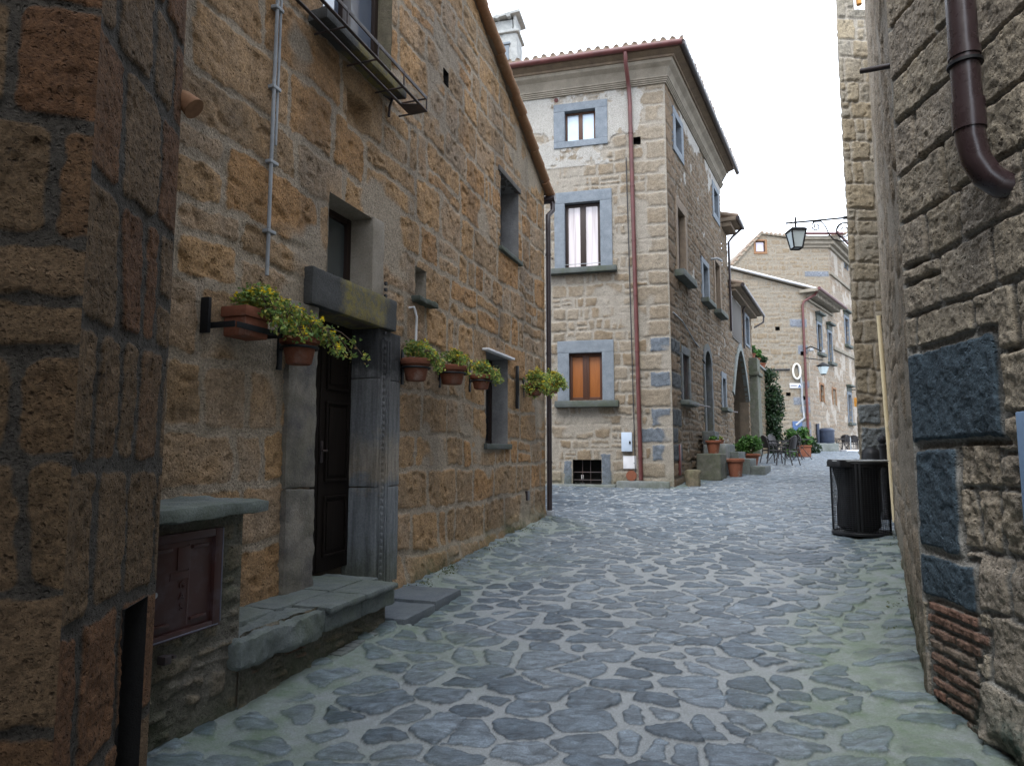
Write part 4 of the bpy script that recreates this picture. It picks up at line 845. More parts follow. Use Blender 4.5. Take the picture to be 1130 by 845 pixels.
m = MB(); m.tube([BS.p(8.85, 7.60, .50), BS.p(15.0, 7.56, .50)], .07, 8); m.tube([BS.p(14.9, 7.54, .50), BS.p(14.9, 7.25, .48), BS.p(14.66, 7.0, .12)], .04, 8); m.tube([BS.p(11.9, 7.5, .2), BS.p(11.9, 7.3, .06), BS.p(11.9, 5.7, .06)], .035, 8); m.build('gutter', MT['darkpipe'], ah)
MB().box(BS, 9.25, 11.5, 5.75, 7.3, -.02, .035, .01).build('boarded_panel', MT['oldwood'], ah)
pr = thing('stone_pier', 'mossy stone pier with moulded capital beside the big archway', 'pier', BS.p(14, 1, .2))
MB().box(BS, 13.35, 14.35, 1.0, 4.75, -.1, .34, .03, .02, .15, 81).build('shaft', MT['mossy'], pr); MB().box(BS, 13.25, 14.45, 4.75, 4.9, -.1, .42, .02, .01, .15, 82).box(BS, 13.35, 14.35, 4.9, 5.5, -.1, .34, .02, .012, .15, 83).build('capital', MT['mossy'], pr)
gwl = thing('garden_wall', 'low rubble garden wall between the archway and the ivy', 'wall', BS.p(17, 1.2, 0))
wall('wall', BS, 14.6, 19.6, 1., 5.55, .05, masonry(27, (.14, .28), (.18, .45), .03, .03, .03, .02, moss=lambda S, Z: .3+0*S), MT['side'], gwl); MB().box(BS, 14.62, 19.6, 1., 5.45, -.6, -.05).build('core', MT['darkrev'], gwl); MB().box(BS, 14.6, 19.65, 5.5, 5.6, -.6, .08, .02, .02, .15, 84).build('coping', MT['step'], gwl)

# ------------------------------------------------------------------ far houses C
pf1 = lambda sd, **k: masonry(sd, (.20, .42), (.3, .75), .045, .04, .016, .014, .05, 1.4, .02, (.4, .2), .06, mdepth=.006, **k)
c1 = thing('far_house', 'lower pale stone house across the square with red corner downpipe and tall shuttered windows', 'house', C1.p(0, 1.5, 0))
def c1top(s): return np.interp(s, [-6, -4.2, .3], [12.2, 11.75, 10.55])
qc = []; z = 1.4; i = 0
rng = np.random.RandomState(9)
while z < 9.8:
    hq = rng.uniform(.4, .6)
    if (i in (0, 1, 2, 3, 5, 6, 8, 12, 15)): qc.append((-1.0 if i in (15, 6) else -.62, .001, z, z+hq, 1, .5))
    z += hq; i += 1
H1 = hole(2.1, 2.95, 7.30, 9.0); H2 = hole(4.55, 5.35, 7.0, 8.85); H3 = hole(2.08, 2.85, 4.43, 5.42); H4 = hole(5.0, 5.75, 4.42, 5.38)
hp = [hole(-2.55+a, -2.3+a, b, b+.22) for a, b in ((2.1, 6.9), (1.2, 4.6), (.75, 8.3), (2.0, 4.4))]
wall('wall', C1, -6.5, 0., 1.3, 12.3, .06, pf1(31, quoins=qc, moss=lambda S, Z: 0*S-.1), MT['far'], c1, hp, top=c1top, pin=(False, True))
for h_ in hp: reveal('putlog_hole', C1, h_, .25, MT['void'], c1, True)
wall('wall', C1S, 0., 5.75, 1.3, 10.5, .06, pf1(32, plaster=lambda S, Z, n, n1: sstep(.02, .2, n*.8+.2*n1-.2)), MT['farside'], c1, [H1, H2, H3, H4], pin=(True, False))
m = MB(); prism(m, [C1.p(-6.5, 0, -.3)[:2], C1S.p(0, 0, -.4)[:2], C1S.p(5.7, 0, -.4)[:2], C1.p(-6.5, 0, -4.6)[:2]], 1.2, [11.9, 10.4, 10.4, 11.9]); m.build('core', MT['eave'], c1)
def winC(par, fr_, H, hood=None, sill=True, g='g_blue', sm='peperino', wd=.16, seed=0):
    reveal('reveal', fr_, H, .25, MT['plaster'], par); s0, s1, z0, z1 = H['s0'], H['s1'], H['z0'], H['z1']
    w_ = surround('window', par, fr_, (s0-wd, s1+wd, z0-.02, z1+wd), (s0, s1, z0, z1), MT[sm], .05, seed, (s0-.28, s1+.28, z0-.18, z0, .24) if sill else None, None, False)
    glazed(w_, fr_, s0, s1, z0, z1, .15, MT['framedark'], MT[g], 1, .06)
    if hood: m = MB(); m.box(fr_, s0-.2, s1+.2, z1+wd, hood-.12, -.05, .07, .01).box(fr_, s0-.32, s1+.32, hood-.12, hood, -.05, .28, .02); m.build('hood', MT['sill'], w_)
    return w_
winC(c1, C1S, H1, 9.70, True, seed=201); winC(c1, C1S, H2, 9.45, True, seed=202); winC(c1, C1S, H3, None, False, 'g_dark', 'verge', .12, 203); winC(c1, C1S, H4, None, False, 'g_dark', 'verge', .12, 204)
m = MB(); m.add([C1.p(-6.6, 12.22, .15), C1.p(-4.2, 11.80, .15), C1.p(.75, 10.50, .15), C1.p(-6.6, 12.34, .15), C1.p(-4.2, 11.92, .15), C1.p(.75, 10.62, .15), C1.p(-6.6, 12.22, -6), C1.p(-4.2, 11.8, -6), C1.p(.75, 10.5, -6), C1.p(-6.6, 12.34, -6), C1.p(-4.2, 11.92, -6), C1.p(.75, 10.62, -6)],
      [(0, 1, 4, 3), (1, 2, 5, 4), (3, 4, 10, 9), (4, 5, 11, 10), (0, 1, 7, 6), (1, 2, 8, 7), (2, 5, 11, 8)]); 
m.box(C1S, -.3, 6.0, 10.42, 10.60, -.3, .75, .02); rk = m.build('roof', MT['cornice'], c1)
MB().tube([C1.p(-6.5, 12.30, .2), C1.p(-4.2, 11.88, .2), C1.p(.75, 10.60, .2)], .06, 6).build('flashing', MT['white'], rk)
m = MB()
for k in range(17): m.box(C1S, .05+k*.34, .2+k*.34, 10.2, 10.42, -.05, .55, .01)
m.box(C1S, 0, 5.8, 10.02, 10.14, -.05, .12, .01); m.build('eave_brackets', MT['cornice'], c1)
m = MB(); m.tube([C1S.p(-.35, 10.55, .80), C1S.p(6.05, 10.50, .80)], .09, 8); m.tube([C1S.p(-.3, 10.55, .80), C1.p(.4, 10.3, .3), C1.p(-.15, 9.95, .10), C1.p(-.25, 9.75, .10), C1.p(-.25, 1.55, .10)], .07, 8); m.build('downpipe', MT['redpipe'], c1)
m = MB(); m.tube([C1.p(-3.4, 6.07, .05), C1.p(-1.1, 6.10, .05)], .05, 6); m.build('wall_conduit', MT['cable'], c1); m = MB(); m.tube([C1.p(-.6, 6.3, .06), C1.p(-.48, 5.2, .06), C1.p(-.5, 4.5, .06), C1.p(-.42, 3.4, .06), C1.p(-.9, 3.0, .06)], .06, 6); m.build('wall_cable', MT['grey'], c1)
sg = thing('street_sign', 'small white direction sign with a blue arrow on the far house', 'sign', C1.p(-.8, 5.1, .05))
MB().box(C1, -1.14, -.50, 5.06, 5.32, .02, .06, .01).build('plate', MT['white'], sg); MB().add([C1.p(-.70, 5.10, .066), C1.p(-.52, 5.10, .066), C1.p(-.61, 5.27, .066)], [(0, 1, 2)]).build('arrow', MT['blue'], sg)
m = MB(); rng = random.Random(3); s = -1.10
while s < -.76:
    a = rng.uniform(.03, .05); m.box(C1, s, s+a, 5.15, 5.235, .058, .066); s += a+.018
m.build('lettering', MT['edgeblue'], sg)
pb_ = MB().box(C1, -1.08, -.55, 2.68, 3.22, .02, .06, .01).build('blue_plaque', MT['blue'], None); tag(pb_, 'square dark blue plaque low on the far house wall', 'plaque')
m = MB(); rr = [C1.p(-.74+.21*math.sin(t), 5.98+.42*math.cos(t), .10) for t in np.linspace(0, 2*math.pi, 25)]; m.tube(rr, .055, 8, False); hs = m.build('hose_ring', MT['ringm'], None); tag(hs, 'pale oval ring of hose hanging on the far house wall', 'hose')
LM = lambda: None
# taller far house
C2O = C1S.p(5.75, 0)[:2]; C2 = Frame(C2O, (1, 0)); C2S = C1S.sh(5.75)
c2 = thing('tall_far_house', 'tall pale gabled stone house rising behind the lower far house', 'house', C2.p(-3, 1.5, 0))
ap = C2.hit(840, 259); lf_ = C2.hit(800, 303); rt = C2.hit(900, 268); cn = C2.hit(917, 283)
def c2top(s): return np.interp(s, [lf_[0]-6, lf_[0], ap[0], rt[0], rt[0]+.1], [lf_[1]-3, lf_[1], ap[1], rt[1], rt[1]])
wh = C2.hit(834, 278), C2.hit(844, 266); HB = hole(wh[0][0], wh[1][0], wh[0][1], wh[1][1])
wall('wall', C2, lf_[0]-4, 0, 1.4, ap[1]+.1, .07, pf1(33, quoins=[(-1.6, 0.001, 12.55, 12.95, 1, .5)]), MT['far'], c2, [HB], top=c2top, pin=(False, True))
reveal('reveal', C2, HB, .2, MT['plaster'], c2); g_ = surround('window', c2, C2, (HB['s0']-.12, HB['s1']+.12, HB['z0']-.14, HB['z1']+.1), (HB['s0'], HB['s1'], HB['z0'], HB['z1']), MT['verge'], .03, 211); glazed(g_, C2, HB['s0'], HB['s1'], HB['z0'], HB['z1'], .12, MT['frame'], MT['g_lilac'], 0, .06)
zc = 14.3
o_ = 5.75; K1 = hole(9.3-o_, 10.35-o_, 8.68, 10.5); K2 = hole(13.2-o_, 14.2-o_, 8.6, 10.4); K3 = hole(9.1-o_, 9.95-o_, 3.45, 5.3); K4 = hole(10.1-o_, 10.95-o_, 14.45-.35, 15.15-.35); K5 = hole(13.4-o_, 14.2-o_, 14.1, 14.8)
pcs = pf1(34, plaster=lambda S, Z, n, n1: sstep(.0, .1, n*.9+.2*sstep(12.8, 14, Z)+.2*n1-.22)); KD = hole(11.6-o_, 12.5-o_, 1.5, 3.9)
wall('wall', C2S, 0., 11., 1.3, zc+.6, .06, pcs, MT['farside'], c2, [K1, K2, K3, K4, K5, KD], pin=(True, False))
m = MB(); prism(m, [C2.p(lf_[0]-4, 0, -.3)[:2], C2S.p(0, 0, -.45)[:2], C2S.p(10.9, 0, -.45)[:2], C2S.p(10.9, 0, -9)[:2], C2.p(lf_[0]-4, 0, -9)[:2]], 1.2, zc-1.8); m.build('core', MT['eave'], c2)
for i, (K, hd) in enumerate(((K1, 11.05), (K2, 10.95), (K3, 5.95))): winC(c2, C2S, K, hd, True, seed=220+i, wd=.2)
for i, K in enumerate((K4, K5)): winC(c2, C2S, K, None, False, seed=230+i, wd=.12)
reveal('door_void', C2S, KD, .3, MT['void'], c2, True)
m = MB(); m.box(C2S, -.05, 11, 12.72, 12.92, -.05, .12, .02); m.build('string_course', MT['cornice'], c2); m = MB(); m.box(C2S, -.05, 11, 7.9, 8.15, -.05, .12, .02); m.build('string_course', MT['cornice'], c2)
m = MB()
for i, (z0, z1, ou) in enumerate(((zc+.15, zc+.35, .15), (zc+.35, zc+.6, .35), (zc+.6, zc+.85, .6))): m.box(C2S, -.1, 11, z0, z1, -.2, ou, .03); m.box(C2, -2.0, ou*.8, z0+.003, z1+.003, -.2, ou*.6, .03)
m.build('cornice', MT['cornice'], c2)
m = MB(); m.tube([C2S.p(-.5, zc+.92, .68), C2S.p(11, zc+.92, .68)], .09, 8); m.tube([C2.p(-2.2, zc+.95, .45), C2.p(.75, zc+.93, .5)], .08, 8); m.build('gutter', MT['redpipe'], c2)
m = MB(); xs_ = [lf_[0]-4, lf_[0], ap[0], rt[0]+.2, 1.0]; zs = [float(c2top(lf_[0]-4)), lf_[1], ap[1], float(c2top(rt[0]))+.12, zc+.95]
for a in range(4): m.add([C2.p(xs_[a], zs[a], .1), C2.p(xs_[a+1], zs[a+1], .1), C2.p(xs_[a+1], zs[a+1], -9), C2.p(xs_[a], zs[a], -9), C2.p(xs_[a], zs[a]+.12, .1), C2.p(xs_[a+1], zs[a+1]+.12, .1), C2.p(xs_[a+1], zs[a+1]+.12, -9), C2.p(xs_[a], zs[a]+.12, -9)], [(0, 1, 2, 3), (4, 5, 6, 7), (0, 1, 5, 4), (1, 2, 6, 5), (3, 0, 4, 7)])
rf = m.build('roof', MT['cornice'], c2); m = MB(); s = ap[0]-3.4
rng = random.Random(8)
for s in np.arange(ap[0]-3.6, rt[0]+2, .28):
    zt = float(np.interp(s, xs_, zs)); m.tube([C2.p(s, zt+.13+rng.uniform(-.02, .03), .14), C2.p(s, zt+.13, -2)], .09, 6)
for px_, hh in ((865, .35), (899, .45)):
    s, z_ = C2.hit(px_, 265); m.box(C2, s-.25, s+.25, float(np.interp(s, xs_, zs)), float(np.interp(s, xs_, zs))+hh, -1.2, -.6, .02)
m.build('roof_tiles', MT['tile'], rf)

# ------------------------------------------------------------------ right: grey tuff corner house with the basalt blocks
rh = thing('grey_corner_house', 'rough grey tuff house at right with dark basalt corner blocks and brick infill', 'house', CH.p(0, .1, 0))
rq = [(-.01, .775, 1.65, 2.17, 1, .35), (.012, .40, 1.06, 1.625, 1, .55), (.0, .50, .79, 1.04, 1, .75)]
rng = np.random.RandomState(3); z = .185
for i in range(9):
    hb = .052+.008*rng.rand(); e = .42+.10*rng.rand()
    if i == 7: e = .58
    cut = rng.choice([0, .18, .3]) if i < 7 else 0
    if cut: rq += [(.05+.02*rng.rand(), cut, z, z+hb, 2, rng.rand()), (cut+.008, e, z, z+hb, 2, rng.rand())]
    else: rq += [(.05+.03*rng.rand(), e, z, z+hb, 2, rng.rand())]
    z += hb+.011
rp_ = masonry(41, (.28, .35), (.42, .75), .014, .014, .006, .008, .026, 1.2, .009, (.15, .05), .035, quoins=rq, moss=lambda S, Z: .9*sstep(.75, .2, Z)*sstep(.32, .55, S+.2*Z)+.55*sstep(.3, .1, Z-.1)-.18, mdepth=.018, pit=.006, crack=.022)
def rp(S, Z):
    h, p, t = rp_(S, Z); sc = sstep(.0, .05, S-.40)*sstep(1.70, 1.62, Z)*sstep(1.0, 1.1, Z); h = h-.03*sc+.012*fbm(S*18, Z*18, 91, 3)*(1-t[:, 0].reshape(S.shape))*sc
    h = h+.05*sstep(.38, .6, S)*sstep(.75, .2, Z)*(1+.6*fbm(S*9, Z*9, 92, 4)); h = h*np.where(t[:, 0].reshape(S.shape) > .5, .75, 1)
    return h, p, t
wall('wall', CH, 0., 2.2, .0, 4.6, .0078, rp, MT['right'], rh)
wall('wall', CH, 2.2, 7., -.2, 4.6, .05, rp_, MT['right'], rh)
sp = masonry(43, (.27, .36), (.4, .8), .02, .03, .010, .009, .03, 1.6, .02, (.2, .1), .06, moss=lambda S, Z: .8*sstep(.9, .2, Z)-.1, mdepth=.008, pit=.012, smear=.45)
wall('wall', R1, 0., R1LEN, .0, 9.2, .028, sp, MT['strip'], rh)
ic = np.array(CH.p(0, 0, 0)[:2])+R1.n*-.35+CH.n*-.35
m = MB(); prism(m, [R1.p(.05, 0, -.4)[:2], R1.p(R1LEN-.6, 0, -.4)[:2], CH.p(.6, 0, -.4)[:2], CH.p(7, 0, -.4)[:2], CH.p(7, 0, -6)[:2], R1.p(.05, 0, -6)[:2]], -.2, 9.3); m.build('core', MT['eave'], rh)
wall('upper_wall', CH, 0., 7., 4.6, 9.3, .05, rp_, MT['right'], rh)
m = MB(); m.tube([CH.p(.91, 9, .13), CH.p(.892, 3.22, .12), CH.p(.893, 3.06, .12), CH.p(.90, 2.95, .105), CH.p(.912, 2.87, .07), CH.p(.925, 2.82, .02), CH.p(.94, 2.80, -.06)], .062, 20)
m.tube([CH.p(.892, 3.10, .12), CH.p(.892, 3.24, .12)], .070, 20); m.tube([CH.p(.893, 3.46, .12), CH.p(.893, 3.50, .12)], .068, 20); m.build('downpipe', MT['bigpipe'], rh)
m = MB(); m.tube([CH.p(.893, 3.42, .12), CH.p(.893, 3.435, .12)], .075, 20); m.build('pipe_collar', MT['black'], rh)
m = MB(); sb, zb = CH.hit(972, 18); q0 = R1.p(R1LEN-.10, 4.02, 0); m.tube([R1.p(R1LEN-.05, 3.98, -.05), R1.p(R1LEN-.12, 4.03, .16)], .017, 10); m.build('iron_stub', MT['iron'], rh)
lbp = MB().box(CH, .955, 1.5, 1.165, 1.77, -.02, .055, .006).build('wall_plaque', MT['lightblue'], None); tag(lbp, 'pale blue panel fixed to the grey wall at the right edge', 'panel')

# ------------------------------------------------------------------ right: next house projecting beyond
r2 = thing('ochre_quoin_house', 'narrow pillar of ochre quoin stones projecting behind the litter bin', 'house', R2.p(.5, .5, 0))
q2 = [(.02, .42, 2.05, 2.42, 1, .5), (.05, .62, 1.55, 2.02, 1, .3)]
def r2top(s): return np.where(np.asarray(s) < .33, 13., 9.75)
def r2p(S, Z): return masonry(44, (.30, .50), (.26, .6), .018, .03, .022, .012, .03, 1.8, .014, (.25, .1), .05, quoins=q2, moss=lambda S, Z: .5*sstep(1.2, .5, Z)-.1, mdepth=.014, pit=.02)(S, Z)
wall('wall', R2, .02, .33, .3, 13., .018, r2p, MT['right2'], r2, pin=(True, False)); wall('wall', R2, .33, 1.8, .3, 9.75, .022, r2p, MT['right2'], r2, pin=(False, False))
R2S = Frame((6.0+.02+.5*9, 11.6+.87*9), (-.5, -.87)); wall('wall', R2S, 0, 9.02, .3, 9.75, .06, masonry(45, (.26, .4), (.3, .7), .02, .03, .02, .014), MT['right2'], r2, pin=(False, True))
m = MB(); prism(m, [(6.06, 11.66), (6.33, 11.66), (6.9, 12.6), (6.62, 12.6)], .2, 12.95); prism(m, [(6.2, 11.75), (7.8, 11.72), (13, 19.4), (10.6, 19.4)], .2, 9.7); m.build('core', MT['eave'], r2)
m = MB(); m.tube([R2.p(.42, 9.80, .05), R2.p(.42, 9.95, .05)], .05, 10); m.build('roof_lamp', MT['orange'], r2)
jw = thing('stub_wall', 'short stretch of rough wall joining the two right-hand houses behind the bollard', 'wall', (6.4, 10.5, .4))
fr_ = Frame((6.62, 11.62), (5.62-6.62+.62, 9.72-11.62)); wall('wall', fr_, 0, 1.75, .3, 9., .03, sp, MT['strip'], jw)

# ------------------------------------------------------------------ foliage helpers
def leaves(name, pts, size, mat, parent, seed=0, up=.35, long=1.7, fold=.25):
    """pts: (N,3) leaf centres; folded diamond leaves with random facing"""
    rng = np.random.RandomState(seed); P = np.asarray(pts, float); n = len(P)
    nr = rng.normal(size=(n, 3)); nr[:, 2] += up*3; nr /= np.linalg.norm(nr, axis=1)[:, None]
    a = rng.normal(size=(n, 3)); a -= nr*(a*nr).sum(1)[:, None]; a /= np.linalg.norm(a, axis=1)[:, None]; b = np.cross(nr, a)
    s = size*rng.uniform(.6, 1.3, n)[:, None]
    v = np.stack([P-a*s*long*.5, P+b*s*.5+nr*s*fold, P+a*s*long*.5-nr*s*fold*.6, P-b*s*.5+nr*s*fold], 1).reshape(-1, 3)
    i = np.arange(n)*4; F = np.concatenate([np.stack([i, i+1, i+2], 1), np.stack([i, i+2, i+3], 1)]); return mesh_np(name, v, F, mat, parent, None, False)
def blob(rng, c, r, n, shell=.5):
    d = rng.normal(size=(n, 3)); d /= np.linalg.norm(d, axis=1)[:, None]; return np.array(c)+d*np.array(r)*(shell+(1-shell)*rng.rand(n, 1))
def rosettes(rng, centres, n, r):
    return np.concatenate([c+rng.normal(size=(n, 3))*r for c in centres])

# ------------------------------------------------------------------ wall planters on the golden house
def wall_pot(s, z, out_, kind, label, r=.13, h=.19, seed=0, droop=(0, 0), n_c=46, spread=.20, name='wall_planter', white=False, lean=0., bush=0):
    """z = rim height"""
    c = L.p(s, z, out_); t = thing(name, label, 'hanging planter', (c[0], c[1], z-h), 'flower pots on wall brackets')
    rng = np.random.RandomState(seed); m = MB()
    if kind == 'trough':
        for sgn in (0,):
            m.box(L, s-.105, s+.105, z-h, z-.07, out_-.085, out_+.085, .01).box(L, s-.12, s+.12, z-.07, z, out_-.10, out_+.10, .012)
        pot = m.build('pot', MT['terra'], t)
        b = MB().box(L, s-.25, s-.225, z-h-.0, z+.03, .0, .062, .004).box(L, s-.20, s+.20, z-h+.03, z-h+.068, out_+.101, out_+.108, .003).box(L, s-.222, s-.214, z-h+.03, z-h+.068, .0, out_+.108, .003).box(L, s+.214, s+.222, z-h+.03, z-h+.068, .0, out_+.108, .003); b.build('bracket', MT['black'], t)
    else:
        m.lathe((c[0], c[1], z-h), [(r*.62, 0), (r*.70, .01), (r*.92, h*.70), (r*.93, h*.72), (r*1.06, h*.72), (r*1.10, h*.76), (r*1.10, h*.97), (r*1.02, h), (r*.95, h), (r*.92, h*.9)], 28, .02, seed)
        pot = m.build('pot', MT['terra2' if white else 'terra'], t)
        ring = [(c[0]+math.cos(a)*r*1.0, c[1]+math.sin(a)*r*1.0, z-h*.42) for a in np.linspace(0, 2*math.pi, 25)]
        b = MB().tube(ring, .011, 6, False).box(L, s-.022, s+.022, z-h*1.15, z+.10, -.01, .012, .003).box(L, s-.016, s+.016, z-h*.46, z-h*.38, 0, out_-r*.9, .003); b.build('bracket', MT['black'], t)
    cc = np.array(c)+np.array([0, 0, .05]); ex = np.array([L.d[0], L.d[1], 0]); en = np.array([L.n[0], L.n[1], 0])
    wd = .13 if kind == 'trough' else r*.95
    cen = []
    for i in range(n_c):
        a, bb = rng.uniform(-1, 1), rng.uniform(-.9, 1.1); cen.append(cc+ex*(a*wd+lean)+en*bb*.075+np.array([0, 0, abs(rng.normal())*.045*(1.2-abs(a)*.4)]))
    if bush: cen += list(blob(rng, cc+np.array([0, 0, -.05])+en*.05, (bush, bush, bush*.85), 90, .55))
    trail = MB()
    for i in range(int(n_c*.5)):
        a = rng.uniform(-1, 1); ln = rng.uniform(.05, 1)**1.4*spread*.9; side = rng.normal(droop[0], .5); p0 = cc+ex*(a*wd*.9+lean)+en*rng.uniform(.02, .12); pts = []
        for k in range(5):
            q = k/4; pts.append(p0+en*ln*.55*q+ex*side*ln*q+np.array([0, 0, .05*math.sin(q*3)-ln*q*q*droop[1]]))
        trail.tube(pts, .0035, 4, False); cen += [pts[4], pts[3]+rng.normal(size=3)*.012]
    cen = np.array(cen); fo = leaves('foliage', rosettes(rng, cen, 13, .020), .023, MT['sedum'], t, seed, .25, 1.5, .3); trail.build('stems', MT['stem'], fo)
    fl = cen[rng.rand(len(cen)) < .34]+np.array([0, 0, .035]); leaves('flowers', rosettes(rng, fl, 9, .011), .018, MT['yellow'], t, seed+1, .8, 1.2, .1)
    leaves('soil_moss', blob(rng, cc-np.array([0, 0, .06]), (wd*.8, .06, .02), 60), .02, MT['sedum'], fo, seed)
    return t
wall_pot(-2.22, 2.50, .13, 'trough', 'square terracotta box of yellow flowering stonecrop on black bracket, nearest the dark house', seed=1, droop=(.7, .9), n_c=84, spread=.26, lean=.10)
wall_pot(-1.73, 2.40, .17, 'round', 'round terracotta pot with straggling stonecrop hanging at the left side of the door lintel', .125, .20, 2, (.9, .6), 46, .40)
wall_pot(.075, 2.475, .15, 'round', 'pale weathered flower pot closest to the right door jamb', .135, .21, 3, (.7, .7), 48, .24, white=True)
wall_pot(.92, 2.51, .15, 'round', 'red terracotta pot of stonecrop in the middle of the row of three', .15, .20, 4, (.3, .7), 44, .22)
wall_pot(1.765, 2.50, .15, 'round', 'small red pot with whitened base beside the low dark window', .12, .17, 5, (.5, .6), 46, .24)
wall_pot(3.85, 2.60, .18, 'round', 'bushy yellow flowering pot just left of the dark downpipe', .13, .18, 6, (-.2, 1.1), 80, .26, bush=.25)
wall_pot(4.36, 2.66, .30, 'round', 'leafy green pot hiding the dark downpipe at the wall corner', .12, .17, 7, (.4, .8), 50, .22, bush=.17)

# ------------------------------------------------------------------ steps, stump and pots at the side door
def g(x, y): return float(G(y))
sg0 = 4.2; fs = BS
stp = thing('stone_steps', 'grey stone steps climbing to the arched side door of the tall house', 'steps', fs.p(sg0, .9, .6))
zs_ = float(G(fs.p(4.2, 0, 1)[1]))
m = MB()
m.box(fs, 3.75, 5.1, .7, zs_+.84, -.02, .62, .025, .010, .1, 91)
for k, (o0, o1, zt) in enumerate(((.62, .92, .62), (.92, 1.22, .42), (1.22, 1.62, .21))): m.box(fs, 3.8-.0*k, 5.1, .7, zs_+zt, o0, o1, .02, .008, .1, 92+k)
m.build('treads', MT['tread'], stp)
def block(name, label, cat, x, y, wx, wy, h, mat, sd, z0=None, fr_=BS):
    s, o = (np.array([x, y])-fr_.O)@fr_.d, (np.array([x, y])-fr_.O)@fr_.n; z0 = float(G(y))-.03 if z0 is None else z0
    ob = MB().box(fr_, s-wx/2, s+wx/2, z0, z0+h, o-wy/2, o+wy/2, .03, .015, .07, sd).build(name, MT[mat], None); tag(ob, label, cat); return ob
def bsp(s, o): q = fs.p(s, 0, o); return q[0], q[1]
x, y = bsp(2.3, .45); b1 = block('stone_block', 'large mossy stone block carrying a terracotta pot beside the steps', 'stone block', x, y, .85, .62, .70, 'mossy', 1)
x, y = bsp(3.35, .40); b2 = block('stone_block', 'grey stone block between the pot block and the steps', 'stone block', x, y, .7, .6, .90, 'step', 2)
x, y = bsp(3.30, .26); b3 = block('stone_block', 'dark upright stone block topmost beside the arched door', 'stone block', x, y, .62, .34, .36, 'peperino_dark', 3, float(G(y))+.86)
x, y, z = on_ground(766.5, 537); m = MB(); m.lathe((x, y+.15, z-.03), [(.17, 0), (.185, .03), (.175, .15), (.18, .3), (.185, .38), (.165, .43), (.10, .44)], 40, .22, 3); tag(m.build('stone_stump', MT['stump'], None), 'weathered round stone stump at the foot of the house corner', 'stone stump')
def pot(name, label, x, y, z, r, h, seed, mat='terra', plant=None):
    t = thing(name, label, 'plant pot', (x, y, z)); MB().lathe((x, y, z), [(r*.70, 0), (r*.73, .02), (r*.94, h*.80), (r*1.08, h*.81), (r*1.12, h*.85), (r*1.12, h*.97), (r*1.04, h), (r*.95, h), (r*.93, h*.88)], 28, .015, seed).build('pot', MT[mat], t)
    MB().lathe((x, y, z+h*.80), [(r*.95, 0), (r*.92, .03)], 20).build('soil', MT['soil'], t)
    if plant:
        rng = np.random.RandomState(seed); n, rx, rz, ls, cz, mt = plant; P = np.concatenate([blob(rng, (x+rng.uniform(-.5, .5)*rx, y+rng.uniform(-.5, .5)*rx, z+h+cz+rng.uniform(-.3, .3)*rz), (rx*.55, rx*.55, rz*.55), n//7, .35) for _ in range(7)])
        f_ = leaves('foliage', P, ls, MT[mt], t, seed, .3, 1.7); st_ = MB()
        for k in range(9): a = rng.uniform(0, 6.28); st_.tube([(x+.1*r*math.cos(a), y+.1*r*math.sin(a), z+h*.85), (x+rx*.5*math.cos(a), y+rx*.5*math.sin(a), z+h+cz*1.1)], .006, 5)
        st_.build('stems', MT['stem'], f_)
    return t
x, y = bsp(2.35, .50); pot('terracotta_pot', 'terracotta pot with a small green plant standing on the mossy block', x, y, float(G(y))+.67, .185, .35, 11, 'terra', (120, .15, .10, .05, .05, 'leaf'))
x, y = bsp(3.15, .92); pot('terracotta_pot', 'tall empty terracotta pot on the ground against the steps', x, y, float(G(y)), .225, .50, 12, 'terra2')
x, y, z = on_ground(828, 515); pot('terracotta_pot', 'big terracotta pot with a broad leafy shrub beyond the steps', x, y, z, .29, .42, 13, 'terra', (700, .52, .42, .085, .28, 'leaf'))
x, y = bsp(4.9, .25); pot('succulent_pot', 'tiny pot of succulents on the landing beside the arched door', x, y, zs_+.84, .10, .14, 14, 'terra2', (90, .10, .08, .04, .04, 'sedum'))
x, y, z = on_ground(886, 500.5); x, y = x*.86, y*.86; z = float(G(y)); t = thing('square_planter', 'square terracotta planter with bright green plant beside the far cafe table', 'planter', (x, y, z))
MB().box(WORLD, x-.24, x+.24, z, z+.46, -y-.24, -y+.24, .02).box(WORLD, x-.27, x+.27, z+.40, z+.48, -y-.27, -y+.27, .02).build('pot', MT['terra'], t); rng = np.random.RandomState(15)
P = np.concatenate([blob(rng, (x+a, y, z+.48+b), (.26, .3, .22), 130, .3) for a, b in ((-.4, .25), (-.1, .35), (.2, .2), (.05, .55), (-.45, .5))]); leaves('foliage', P, .09, MT['leaf'], t, 15)
rng = np.random.RandomState(16); x2, y2 = x-.62, y-.3; z = float(G(y2)); ob = leaves('low_shrub', np.concatenate([blob(rng, (x2, y2, z+.2), (.25, .25, .22), 260, .3), blob(rng, (x2+.1, y2, z+.42), (.12, .12, .1), 60)]), .06, MT['leaf'], None, 16); tag(ob, 'low green shrub on the ground left of the square planter', 'shrub')
